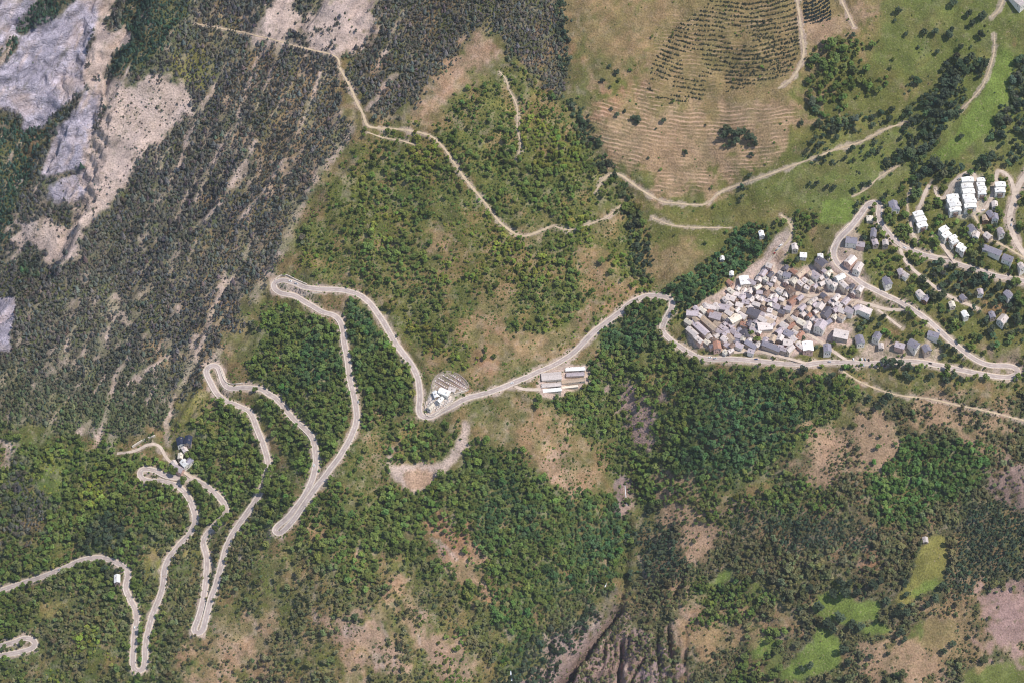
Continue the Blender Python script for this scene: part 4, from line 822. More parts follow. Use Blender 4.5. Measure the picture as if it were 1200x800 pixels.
def inside(pt, poly):
    c = False; n = len(poly)
    for i in range(n):
        (x1, y1), (x2, y2) = poly[i], poly[(i + 1) % n]
        if (y1 > pt[1]) != (y2 > pt[1]) and pt[0] < (x2 - x1) * (pt[1] - y1) / (y2 - y1) + x1: c = not c
    return c
CORE = [(806, 368), (845, 355), (862, 338), (885, 322), (900, 308), (925, 318), (948, 322), (970, 318), (990, 330), (1012, 345), (1000, 372), (975, 378), (945, 392), (935, 415), (850, 416), (806, 398)]
cand = [(random.uniform(800, 1015), random.uniform(300, 418)) for _ in range(4200)]
cand = [c for c in cand if inside(c, CORE)]; W3 = cast(np.array([c[0] for c in cand]), np.array([c[1] for c in cand]))
nb = 0
for (px, py), p in zip(cand, W3):
    W_ = random.uniform(5.2, 8.2); L_ = W_ * random.uniform(1.0, 1.7); r = math.hypot(W_, L_) / 2
    if clash(p[0], p[1], r) or roadd(p[0], p[1]) < r * .62: continue
    base = 40 if px < 860 else (-45 if px > 925 else (62 if (int(py) // 24) % 2 else -28))
    ang = R(base + random.choice((0, 0, 0, 90)) + random.gauss(0, 9))
    core.append(house(px, py, W_, L_, ang, random.choice((5.2, 6.2, 7.2)), random.choices(['lavender', 'pale', 'slate', 'tan', 'dark', 'brown', 'cream', 'rust'], [24, 40, 7, 16, 4, 4, 12, 4])[0], random.choices(['stone', 'cream', 'white', 'pink'], [4, 3, 3, 2])[0], world=p)); nb += 1
    if len(core) > 250: break
print('village houses', len(core))
for a in [(1047, 246, 11, 15, 10, 7, 'slate', 'white', None), (1019, 259, 8, 8, 0, 4, 'cream', 'cream', .8), (997, 286, 10, 14, 80, 7, 'slate', 'white', None), (1008, 290, 8, 10, 80, 6, 'lavender', 'pink', None), (1023, 277, 7, 14, -10, 6, 'slate', 'stone', None), (1025, 287, 7, 9, 10, 5, 'lavender', 'stone', None), (1037, 288, 7, 8, 0, 5, 'pale', 'stone', None),
          (996, 310, 10, 14, -40, 7, 'pale', 'pink', None), (1005, 318, 9, 14, -30, 7, 'pale', 'white', None), (1039, 334, 9, 12, 20, 7, 'slate', 'white', None), (1060, 325, 7, 9, 45, 5, 'pale', 'white', None), (1078, 348, 8, 10, 30, 6, 'pale', 'white', None), (1084, 353, 7, 9, -30, 5, 'slate', 'timber', None), (1055, 322, 7, 9, 15, 5, 'lavender', 'stone', None),
          (1130, 372, 7, 9, 20, 6, 'white', 'white', None), (1174, 378, 10, 12, -40, 7, 'pale', 'white', None), (1162, 372, 7, 9, 10, 5, 'slate', 'stone', None), (1181, 349, 9, 11, 30, 6, 'slate', 'white', None), (1160, 255, 8, 10, 25, 6, 'slate', 'timber', None), (1165, 243, 7, 9, 0, 5, 'pale', 'white', None), (1138, 272, 9, 10, 30, 6, 'slate', 'white', None), (1143, 279, 8, 9, -20, 6, 'pale', 'white', None), (1154, 259, 7, 9, 0, 5, 'tan', 'timber', None), (1165, 258, 8, 9, 0, 6, 'slate', 'white', None), (1157, 279, 8, 9, 40, 5, 'pale', 'stone', None), (1172, 275, 7, 10, 15, 6, 'lavender', 'white', None),
          (1162, 297, 9, 24, 62, 6, 'slate', 'white', None), (1180, 307, 9, 13, 62, 7, 'slate', 'white', None), (1196, 316, 7, 9, 20, 6, 'pale', 'white', None), (1027, 398, 9, 10, -30, 7, 'slate', 'white', None), (1007, 402, 10, 12, 10, 7, 'slate', 'white', None), (1054, 408, 8, 12, 70, 6, 'lavender', 'pink', None), (1070, 407, 10, 13, 50, 7, 'slate', 'white', None), (1085, 412, 9, 10, 20, 6, 'slate', 'stone', None), (1093, 396, 8, 14, 70, 6, 'slate', 'white', None), (1013, 367, 9, 17, 60, 5, 'pale', 'white', .9),
          (1032, 408, 6, 8, 0, 5, 'pale', 'cream', None), (1115, 360, 7, 8, 10, 5, 'cream', 'cream', None), (1128, 352, 7, 8, 30, 5, 'slate', 'stone', None), (1148, 345, 7, 8, 0, 5, 'lavender', 'white', None), (892, 277, 6, 8, 10, 5, 'white', 'white', None), (857, 323, 5, 6, 0, 4, 'white', 'white', None), (846, 305, 5, 6, 0, 4, 'white', 'white', None), (1192, 4, 12, 24, 35, 6, 'pale', 'white', None),
          (217, 546, 8, 10, 40, 7, 'white', 'white', None), (210, 552, 8, 12, 60, 6, 'lavender', 'pink', None), (205, 545, 6, 8, 30, 5, 'pale', 'stone', None), (222, 543, 7, 9, -40, 6, 'slate', 'white', None), (212, 537, 6, 8, 0, 5, 'cream', 'stone', None), (212, 520, 9, 11, 15, 6, 'navy', 'white', None), (221, 519, 9, 12, -5, 6, 'navy', 'stone', None), (217, 529, 6, 8, 30, 5, 'pale', 'cream', None), (138, 681, 7, 11, 5, 6, 'white', 'pink', None), (521, 462, 8, 14, 62, 6, 'white', 'white', None), (1084, 634, 6, 7, 0, 3.5, 'pale', 'stone', None), (511, 464, 6, 9, 20, 4, 'white', 'cream', None), (505, 478, 5, 9, -35, 4, 'cream', 'white', None), (530, 458, 6, 9, 70, 4, 'pale', 'cream', None), (516, 470, 5, 8, -40, 4, 'white', 'white', None)]:
    outer.append(house(a[0], a[1], a[2], a[3], R(a[4]), a[5], a[6], a[7], a[8]))
outer[-6].name = 'cemetery_chapel'
# labels: rows of the dense village from top to bottom, counted from the left
core.sort(key=lambda o: o['_uv'][1]); NR = 13; per = math.ceil(len(core) / NR)
RW = ['top', 'second', 'third', 'fourth', 'fifth', 'sixth', 'seventh', 'eighth', 'ninth', 'tenth', 'eleventh', 'twelfth', 'bottom']
for r_ in range(NR):
    for i, o in enumerate(sorted(core[r_ * per:(r_ + 1) * per], key=lambda o: o['_uv'][0])):
        o['label'] = f"{o['_size']} {RN[o['_roof']]} roofed house, {ORD[i]} from left in village's {RW[r_]} row"; o['category'] = 'house'; o['group'] = 'houses of the dense village'
cnt = {}
for o in outer:
    pl = place(*o['_uv']); k = f"{o['_size']} {o['_wall']} house, {RN[o['_roof']]} roof, {pl}"; cnt.setdefault(k, []).append(o)
for k, L_ in cnt.items():
    for i, o in enumerate(sorted(L_, key=lambda o: o['_uv'][0])):
        o['label'] = k if len(L_) == 1 else f"{k}, {ORD[i]} from left"; o['category'] = 'house'; o['group'] = 'detached houses and chalets'
outer[-6]['label'] = 'white roofed chapel between the two parts of the cemetery'; outer[-6]['category'] = 'chapel'
for o in core + outer:
    for k in ('_uv', '_roof', '_size', '_long', '_wall'): del o[k]

# white apartment blocks made of stepped units
def block(px, py, W, Lh, ang, units, h, label, step=1.2):
    p = cast(np.array([px]), np.array([py]))[0]; o = empty('apartment_block', p, R(ang), label=label, category='apartment building', group='white apartment blocks')
    ul = Lh / units
    for i in range(units):
        y0 = -Lh / 2 + (i + .5) * ul; xo = (i % 2) * step - step / 2
        gx = p[0] - math.sin(R(ang)) * y0; gy = p[1] + math.cos(R(ang)) * y0; dz = float(hgt(np.array([gx]), np.array([gy]))[0]) - p[2]
        v, f = box_prism(W, ul - .02, dz - 6, dz + h, W * .10); q = link('wall', mesh('wall', v, f, 'wall_white'), o); q.location = (xo, y0, 0)
        v, f = roof_shell(W, ul - .3, dz + h, W * .10, .45 if i % 2 else .38, .25); rf = link('roof', mesh('roof', v, f, 'roof_white'), o); rf.location = (xo, y0, (i % 2) * .35)
        c = link('chimney', CHIM, rf); c.location = (W * .22 * (1 if i % 2 else -1), 0, dz + h + W * .06)
        for zz in (1.6, 4.4, 7.2)[:2 if h < 8 else 3]:
            for sx in (-1, 1):
                for k in ((-.25, .25) if ul > 5 else (0,)):
                    wn = link('window', WIN, o); wn.location = (xo + sx * W / 2, y0 + k * ul, dz + zz); wn.rotation_euler = (0, 0, math.pi / 2)
            if i == 0:
                bl = link('balcony', BALC, o); bl.location = (xo, y0 - ul / 2 - .55, dz + zz - 1.5)
                for k in (-.25, .25):
                    wn = link('window', WIN, o); wn.location = (xo + k * W, y0 - ul / 2 + .01, dz + zz)
    footprints.append((p[0], p[1], W, Lh, R(ang)))
bv, bf = [], []
for (x0, x1, y0, y1, z0, z1) in ((-3, 3, -.6, .6, 0, .18), (-3, 3, -.6, -.5, .18, 1.1), (-3, -2.9, -.5, .6, .18, 1.1), (2.9, 3, -.5, .6, .18, 1.1)):
    n = len(bv); bv += [(x, y, z) for x in (x0, x1) for y in (y0, y1) for z in (z0, z1)]; bf += [tuple(n + i for i in q) for q in ((0, 1, 3, 2), (4, 6, 7, 5), (0, 4, 5, 1), (2, 3, 7, 6), (0, 2, 6, 4), (1, 5, 7, 3))]
BALC = mesh('balcony', bv, bf, 'wall_timber')
for a in [(1134, 233, 15, 42, 4, 6, 9, 'longest white stepped apartment block in the middle of the group'), (1117, 243, 15, 26, 8, 4, 9, 'wide white apartment block left of the longest one'), (1149, 224, 10, 24, 4, 4, 9, 'narrow white apartment block right of the longest one'), (1171, 225, 13, 15, 2, 2, 9, 'square white apartment block near the right edge loop road'), (1078, 262, 13, 22, 18, 3, 8, 'white apartment block with a dark court, leftmost of the group'),
          (1107, 276, 12, 15, 35, 2, 7, 'uppermost of three white stepped blocks above the road'), (1117, 285, 10, 11, 30, 2, 7, 'middle of three white stepped blocks above the road'), (1126, 294, 9, 12, 55, 2, 7, 'lowest of three white stepped blocks above the road')]:
    block(*a)

# long low sheds by the road
for px, py, W, Lh, ang, h, rc, lab in [(646, 445, 11, 25, 96, 5, 'pale', 'widest pale grey shed in the upper left of the long sheds'), (646, 453, 5.5, 25, 96, 4, 'pale', 'grey shed in the middle of the left trio of sheds'), (647, 459, 4.5, 23, 97, 3.4, 'white', 'white roofed strip shed lowest of the left trio'), (674, 435, 5, 25, 94, 4, 'white', 'white roofed long shed at the top right of the sheds'), (674, 441, 5, 23, 94, 4, 'lavender', 'grey lavender roofed shed second from the top right'), (672, 449, 4.5, 30, 98, 3.4, 'tan', 'tan roofed narrow shed at the right over the bare yard'), (668, 455, 2.6, 20, 98, 2.8, 'cream', 'thin cream roofed shed along the lower yard edge')]:
    o = house(px, py, W, Lh, R(ang), h, rc, 'cream', rise=W * .12, chim=False, name='long_shed')
    for k in ('_uv', '_roof', '_size', '_long', '_wall'): del o[k]
    o['label'] = lab; o['category'] = 'shed'; o['group'] = 'long sheds by the road'

# ------------------------------------------------------------------ cemetery at the hairpin
TOMB = mesh('slab', [(sx * .6, sy * 1.1, z) for z in (-.6, .45) for sx, sy in ((-1, -1), (1, -1), (1, 1), (-1, 1))], [(0, 1, 5, 4), (1, 2, 6, 5), (2, 3, 7, 6), (3, 0, 4, 7), (4, 5, 6, 7)], plain('tomb_stone', lin(212, 204, 196), .2, .6))
HEAD = mesh('headstone', [(sx * .5, 1.1 + sy * .14, z) for z in (0, 1.3) for sx, sy in ((-1, -1), (1, -1), (1, 1), (-1, 1))] + [(0, .96, 1.6), (0, 1.24, 1.6)], [(0, 1, 5, 8, 4), (1, 2, 6, 5), (2, 3, 7, 9, 6), (3, 0, 4, 7), (5, 6, 9, 8), (4, 8, 9, 7)], plain('head_stone', lin(120, 112, 116), .2, .6))
CEM = [[(508, 450), (512, 442), (522, 437), (535, 440), (545, 449), (548, 456), (535, 459), (522, 462), (512, 462)], [(505, 462), (520, 466), (532, 470), (520, 477), (508, 486), (500, 484), (500, 472)]]
tm = []
for ci, poly in enumerate(CEM):
    a = R(30) if ci == 0 else R(-48); stp, rw = 2.5, (5.2 if ci == 0 else 3.6)
    for i in range(-20, 21):
        for j in range(-14, 15):
            x = (528 if ci == 0 else 512) + i * stp * math.cos(a) - j * rw * math.sin(a); y = (450 if ci == 0 else 474) + i * stp * math.sin(a) + j * rw * math.cos(a)
            if inside((x, y), poly) and random.random() < .84: tm.append((x, y, ci, a))
p3 = cast(np.array([t[0] for t in tm]), np.array([t[1] for t in tm]))
for (x, y, ci, a), p in zip(tm, p3):
    if roadd(p[0], p[1]) < 1.5 or clash(p[0], p[1], .5): continue
    o = empty('tomb', p, -a + random.gauss(0, .06), label='pale stone tomb in the ' + ('round upper' if ci == 0 else 'wedge shaped lower') + ' part of the hairpin cemetery', category='tomb', group=('upper' if ci == 0 else 'lower') + ' cemetery tombs')
    link('slab', TOMB, o); link('headstone', HEAD, o)
def wall_line(pts, h, th, label, m='stone', name='stone_wall'):
    c = catmull(pts, step=3); P = cast(c[:, 0], c[:, 1]); S = side_vec(P); n = len(P)
    v = np.stack([P - S * th / 2 - [0, 0, 1.5], P - S * th / 2 + [0, 0, h], P + S * th / 2 + [0, 0, h], P + S * th / 2 - [0, 0, 1.5]], 1).reshape(-1, 3)
    f = [(i * 4 + j, (i + 1) * 4 + j, (i + 1) * 4 + j + 1, i * 4 + j + 1) for i in range(n - 1) for j in range(3)] + [(3, 2, 1, 0), (n * 4 - 4, n * 4 - 3, n * 4 - 2, n * 4 - 1)]
    link(name, mesh(name, v, f, m), label=label, category='wall')
wall_line([(507, 462), (506, 450), (511, 441), (522, 435), (536, 438), (547, 447), (550, 456)], .7, .6, 'curved grey stone wall round the top of the cemetery', 'greystone')
wall_line([(500, 470), (498, 480), (500, 487), (508, 488), (522, 479), (535, 470)], 1.6, .8, 'pale stone wall round the lower wedge of the cemetery')
wall_line([(508, 463), (522, 463), (536, 461), (549, 457)], 2.2, 1.0, 'straight stone terrace wall between the two cemetery parts')
for i, (a_, b_) in enumerate((((510, 447), (524, 456)), ((513, 443), (532, 455)), ((519, 440), (540, 453)), ((526, 438), (545, 451)))):
    wall_line([a_, ((a_[0] + b_[0]) / 2, (a_[1] + b_[1]) / 2 - .5), b_], .9, 1.0, f'low grey terrace wall in the upper cemetery, {ORD[i]} from the left', 'greystone')
for i, (a_, b_) in enumerate((((501, 478), (512, 466)), ((504, 484), (522, 467)), ((510, 486), (530, 470)))):
    wall_line([a_, ((a_[0] + b_[0]) / 2, (a_[1] + b_[1]) / 2), b_], .9, 1.0, f'low pale terrace wall in the lower cemetery, {ORD[i]} from the left')
wall_line([(322, 329), (328, 324), (336, 323), (346, 328), (360, 334)], 2.0, 1.0, 'curved stone retaining wall above the topmost hairpin')
wall_line([(352, 347), (366, 344), (378, 343)], 1.2, .8, 'short stone wall on the lay-by right of the topmost hairpin')
wall_line([(258, 432), (263, 445), (270, 450), (285, 449)], 1.6, .9, 'stone retaining wall inside the tight upper left hairpin')
wall_line([(155, 524), (168, 516), (182, 511)], 3.0, 1.2, 'pale stone retaining wall above the hamlet lane')
wall_line([(972, 305), (974, 290), (982, 276), (995, 262)], 1.2, .8, 'pale stone wall along the outer bend above the village')

# ------------------------------------------------------------------ cars
CB = mesh('body', [(x, y, z) for y in (-.88, .88) for x, z in ((-2.1, .35), (-2.15, .75), (-1.9, .95), (-1.2, 1.0), (.9, 1.0), (2.0, .8), (2.12, .5), (2.05, .35))], [tuple(range(7, -1, -1)), tuple(range(8, 16))] + [(i, (i + 1) % 8, 8 + (i + 1) % 8, 8 + i) for i in range(8)])
CT = mesh('cabin', [(x, y * k, z) for y in (-1, 1) for x, z, k in ((-1.75, .95, .82), (-1.3, 1.46, .68), (.25, 1.46, .68), (1.0, .98, .82))], [(3, 2, 1, 0), (4, 5, 6, 7), (0, 1, 5, 4), (1, 2, 6, 5), (2, 3, 7, 6)], 'glass')
CR = mesh('roof_panel', [(x, y, z) for z in (1.465, 1.5) for x, y in ((-1.28, -.66), (.22, -.66), (.22, .66), (-1.28, .66))], [(0, 1, 5, 4), (1, 2, 6, 5), (2, 3, 7, 6), (3, 0, 4, 7), (4, 5, 6, 7)])
t = [2 * math.pi * i / 10 for i in range(10)]
CW = mesh('wheel', [(math.cos(a) * .32, s, math.sin(a) * .32) for s in (-.11, .11) for a in t], [tuple(range(9, -1, -1)), tuple(range(10, 20))] + [(i, (i + 1) % 10, 10 + (i + 1) % 10, 10 + i) for i in range(10)], plain('tyre', (.02, .02, .02), .1, 1))
CARC = dict(white=(236, 236, 234), silver=(176, 180, 186), black=(34, 34, 38), red=(150, 40, 36), blue=(52, 74, 120))
CM = {}
for k, c in CARC.items():
    m = plain('car_' + k, lin(*c), .04, 1, .3); CM[k] = []
    for q in (CB, CR):
        d = q.copy(); d.materials.clear(); d.materials.append(m); CM[k].append(d)
cars = [(1010, 421, 'white', 90), (1014, 421.5, 'silver', 90), (1018, 422, 'black', 90), (1022, 428, 'white', 85), (1027, 428.5, 'white', 85), (1032, 429, 'blue', 85), (1012, 428, 'silver', 88), (1037, 428, 'red', 85), (1000, 421, 'white', 92), (838, 420, 'silver', 8), (832, 419, 'white', 0), (1186, 258, 'black', 80), (1185, 264, 'silver', 80), (915, 288, 'white', 40), (911, 293, 'silver', 40), (908, 297, 'red', 40), (340, 330, 'white', -20), (347, 333, 'silver', -25), (420, 471, 'silver', 100), (368, 545, 'white', 85), (600, 449, 'white', 25), (1100, 388, 'silver', -40), (1060, 291, 'white', -25),
        (1152, 247, 'white', 20), (1124, 210, 'silver', 35), (886, 421, 'blue', 5), (940, 428, 'white', 0), (972, 424, 'silver', 0), (1090, 426, 'black', -8), (158, 735, 'white', 92), (70, 667, 'silver', 30)]
kc = {}
for px, py, c, an in cars:
    p = cast(np.array([px]), np.array([py]))[0]
    k = f"{c} car {place(px, py)}"; kc[k] = kc.get(k, 0) + 1
    o = empty('car', (p[0], p[1], p[2] + .38), R(an)); o['label'] = k + (f", {ORD[kc[k] - 1]} from left" if kc[k] > 1 else ''); o['category'] = 'car'; o['group'] = 'cars on the roads and lots'
    link('body', CM[c][0], o); link('cabin', CT, o); link('roof_panel', CM[c][1], o)
    for sx in (-1.35, 1.3):
        for sy in (-.84, .84): q = link('wheel', CW, o); q.location = (sx, sy, .32)

# ------------------------------------------------------------------ white water in the gorge
for (pts, wd) in (([(712, 672), (711, 680), (709, 688)], 1.3), ([(732, 566), (733, 576), (734, 588), (735, 592)], .6), ([(598, 784), (600, 800), (603, 830)], 1.8)):
    c = catmull(pts, step=1.5); P = cast(c[:, 0], c[:, 1]); P = P[np.argsort(-P[:, 1])]
    q = wd * (.6 + .8 * fbm(P[:, 0], P[:, 1], 4, 2, 5)); v, f = ribbon(P, -q / 2, q / 2, .7, .3)
    link('waterfall', mesh('waterfall', v, f, 'water'), kind='structure')

# ------------------------------------------------------------------ trees
def clump_crown(rng, lobes, nq, rx, rz, cz, qs, flat=0.0):
    """leaf clumps: many small faces over several lobes inside the crown"""
    v, f = [], []
    C = []
    for i in range(lobes):
        d = rng.normal(size=3); d /= np.linalg.norm(d); d *= rng.uniform(.35, .75); C.append((d[0] * rx, d[1] * rx, cz + d[2] * rz, rng.uniform(.34, .56)))
    for i in range(nq):
        cx, cy, c0, rr = C[rng.integers(lobes)]
        d = rng.normal(size=3); d /= np.linalg.norm(d); d[2] = d[2] * .8 + .2
        p = np.array([cx + d[0] * rr * rx, cy + d[1] * rr * rx, c0 + d[2] * rr * rz]) * 1.0
        n = d + rng.normal(size=3) * .45 + np.array([0, 0, .75]); n /= np.linalg.norm(n); a = np.cross(n, rng.normal(size=3)); a /= np.linalg.norm(a); b = np.cross(n, a)
        s = qs * rng.uniform(.6, 1.35); k = len(v)
        bend = n * s * .25
        v += [p - a * s - bend, p - b * s * .8, p + a * s - bend, p + b * s * .8]; f.append((k, k + 1, k + 2, k + 3))
    return v, f
def conifer_crown(rng, tiers, per, h, r):
    v, f = [], []
    for t_ in range(tiers):
        q = t_ / (tiers - 1); z = h * (.18 + .8 * q); rad = r * (1 - q) ** .85 + .02
        n = max(4, int(per * (1 - q * .6))); off = rng.uniform(0, 6.28)
        for i in range(n):
            a = off + 6.283 * i / n + rng.normal() * .15; l = rad * rng.uniform(.75, 1.15); w_ = rad * 2.6 / n + .025
            e = np.array([math.cos(a), math.sin(a), 0]); s = np.array([-e[1], e[0], 0]); k = len(v)
            v += [np.array([0, 0, z + .08 * h]), e * l * .62 + s * w_ + [0, 0, z - .01 * h], e * l + [0, 0, z - .06 * h], e * l * .62 - s * w_ + [0, 0, z - .01 * h]]; f.append((k, k + 1, k + 2, k + 3))
    return v, f
def trunk_mesh(rng, h, r, limbs=4, spread=.25):
    v, f = [], []
    def tube(p, q, r0, r1, n=6):
        p = np.array(p, float); q = np.array(q, float); d = q - p; d /= np.linalg.norm(d); a = np.cross(d, [.3, .9, .1]); a /= np.linalg.norm(a); b = np.cross(d, a); k = len(v)
        for c, rr in ((p, r0), (q, r1)):
            for i in range(n): v.append(c + (a * math.cos(6.283 * i / n) + b * math.sin(6.283 * i / n)) * rr)
        for i in range(n): f.append((k + i, k + (i + 1) % n, k + n + (i + 1) % n, k + n + i))
    tube((0, 0, -.12), (.01, 0, h * .5), r, r * .7); tube((.01, 0, h * .5), (-.01, .02, h), r * .7, r * .25)
    for i in range(limbs):
        a = 6.283 * i / max(limbs, 1) + rng.uniform(0, 1); z = h * rng.uniform(.4, .75); tube((0, 0, z), (math.cos(a) * spread, math.sin(a) * spread, z + h * .3), r * .4, r * .12, 4)
    return v, f
protos = bpy.data.collections.new('tree_shapes')
def proto(i, kind):
    rng = np.random.default_rng(100 + i)
    if kind == 'brd': c = clump_crown(rng, 9, 170, .36, .36, .58, .085); t_ = trunk_mesh(rng, .75, .035)
    elif kind == 'con': c = conifer_crown(rng, 8, 9, 1.35, .5); t_ = trunk_mesh(rng, 1.25, .03, 0)
    elif kind == 'pine': c = clump_crown(rng, 6, 90, .36, .34, .66, .10); t_ = trunk_mesh(rng, .85, .035, 3)
    else: c = clump_crown(rng, 6, 70, .40, .28, .26, .13); t_ = trunk_mesh(rng, .3, .03, 3)
    cm = mesh('crown', c[0], c[1], 'leaf'); tm_ = mesh('trunk', t_[0], t_[1], 'bark')
    n = len(c[0]); jm = mesh(f'tree_shape', list(c[0]) + list(t_[0]), c[1] + [tuple(k + n for k in q) for q in t_[1]], 'leaf'); jm.materials.append(M['bark'])
    mi = [0] * len(c[1]) + [1] * len(t_[1]); jm.polygons.foreach_set('material_index', mi)
    o = bpy.data.objects.new(f'shape_{i:02d}', jm); protos.objects.link(o)
    return cm, tm_
KIND = ['brd'] * 5 + ['con'] * 3 + ['pine'] * 3 + ['shr'] * 3
SHP = [proto(i, k) for i, k in enumerate(KIND)]
IDX = {k: [i for i, q in enumerate(KIND) if q == k] for k in set(KIND)}
# occupied ground
occ = np.zeros(XX.shape, bool)
for (x, y, W_, L_, an) in footprints:
    r = math.hypot(W_, L_) / 2 + 2
    i0, i1 = np.searchsorted(GX, [x - r, x + r]); j0, j1 = np.searchsorted(GY, [y - r, y + r])
    dx = XX[j0:j1, i0:i1] - x; dy = YY[j0:j1, i0:i1] - y; ca, sa = math.cos(an), math.sin(an)
    occ[j0:j1, i0:i1] |= (np.abs(dx * ca + dy * sa) < W_ / 2 + 2.2) & (np.abs(-dx * sa + dy * ca) < L_ / 2 + 2.2)
for poly in CEM:
    P = cast(np.array([q[0] for q in poly]), np.array([q[1] for q in poly]))
    i0, i1 = np.searchsorted(GX, [P[:, 0].min(), P[:, 0].max()]); j0, j1 = np.searchsorted(GY, [P[:, 1].min(), P[:, 1].max()]); occ[j0:j1, i0:i1] = True
occf = occ.astype(float)
pts = []           # x, y, z, diameter, kind index, px, py, r, g, b
def scatter(sp, which, seed, size_fn, thr=.5):
    rng = np.random.default_rng(seed)
    gx, gy = np.meshgrid(np.arange(-815, 815, sp), np.arange(-545, 625, sp)); gx = gx + rng.uniform(-.48, .48, gx.shape) * sp; gy = gy + rng.uniform(-.48, .48, gy.shape) * sp
    x = gx.ravel(); y = gy.ravel(); z = hgt(x, y); px, py = project(x, y, z)
    k = (px > -140) & (px < 1340) & (py > -120) & (py < 900); x, y, z, px, py = x[k], y[k], z[k], px[k], py[k]
    d = sample(dens[which], px, py); cl = fbm(x, y, 24, 3, seed + 5); cl2 = rng.random(len(x))
    keep = d + (cl - .5) * 1.25 * (1 - np.abs(2 * d - 1)) + (cl2 - .5) * .5 > thr
    keep &= d > .02
    keep |= cl2 < d * .12
    D = size_fn(rng, len(x)) * (.75 + .35 * d)
    if which == 'brd':
        gm = sample(GROVE, px, py); D = D * (1 + .45 * gm); keep &= cl2 > .5 * gm
    rd = hgt(x, y, roaddist); keep &= (rd > D * .2 + .3) & (hgt(x, y, occf) < .3)
    x, y, z, px, py, D = x[keep], y[keep], z[keep], px[keep], py[keep], D[keep]
    tn = sample(tint, px, py) * (.72 + .56 * fbm(x, y, 45, 3, seed + 9))[:, None] ** 1.3
    jit = rng.normal(0, .10, (len(x), 3)); tn = np.clip(tn * (1 + jit * [1, .6, .9]), .008, .6)
    return x, y, z, D, px, py, tn
GROVE = blur(polymask([(900, -100), (1400, -100), (1400, 480), (1010, 450), (1000, 420), (1100, 400), (1060, 300), (1000, 240), (930, 250), (920, 60)]), 8) + blur(polymask([(880, 640), (1400, 620), (1400, 900), (860, 900)]), 10) * .7
pool = {}
pool['conifer'] = scatter(3.2, 'con', 31, lambda r, n: np.clip(r.lognormal(math.log(3.8), .32, n), 2.0, 8))
pool['broadleaf'] = scatter(4.1, 'brd', 32, lambda r, n: np.clip(r.lognormal(math.log(5.7), .40, n), 2.6, 13))
pool['scrub'] = scatter(3.4, 'shr', 33, lambda r, n: np.clip(r.lognormal(math.log(2.5), .4, n), 1.2, 6))
# planted rows that follow the contours
rng = np.random.default_rng(5); gx, gy = np.meshgrid(np.arange(150, 440, 1.15), np.arange(250, 620, 1.15)); x = gx.ravel() + rng.normal(0, .3, gx.size); y = gy.ravel() + rng.normal(0, .3, gx.size)
z = hgt(x, y); px, py = project(x, y, z)
zc = np.hypot((px - 868) * .8, py + 130) + 12.0 * fbm(x, y, 45, 4, 3)
pm = sample(blur(polymask([(765, 70), (792, 32), (830, 6), (850, -60), (932, -60), (932, 0), (938, 60), (920, 92), (852, 108), (800, 122), (758, 112)]), 4), px, py)
pm2 = sample(blur(polymask([(938, -60), (962, -60), (976, 24), (958, 28), (942, 30)]), 2), px, py)
hole = fbm(x, y, 30, 3, 61) + .12 * (px > 880) - .16 * ((px > 800) & (px < 850) & (py > 60))
ph = np.mod(zc, 5.2); k = ((ph < 1.0) & (pm > .5) & (hole > .40) & (rng.random(len(x)) < .75)) | ((np.mod(zc, 4.0) < 2.0) & (pm2 > .6) & (rng.random(len(x)) < .8))
k |= (pm > .6) & (px > 855) & (py > 25) & (rng.random(len(x)) < .10) & (fbm(x, y, 18, 3, 68) > .47)
k &= hgt(x, y, roaddist) > 1.5
D = np.clip(rng.lognormal(math.log(2.1), .25, k.sum()), 1.2, 3.6); tn = np.where(pm2[k][:, None] > .5, lin(62, 70, 66), lin(84, 84, 64)) * rng.uniform(.7, 1.25, (k.sum(), 1))
pool['plantation'] = (x[k], y[k], z[k], D, px[k], py[k], tn)
print({k: len(v[0]) for k, v in pool.items()})

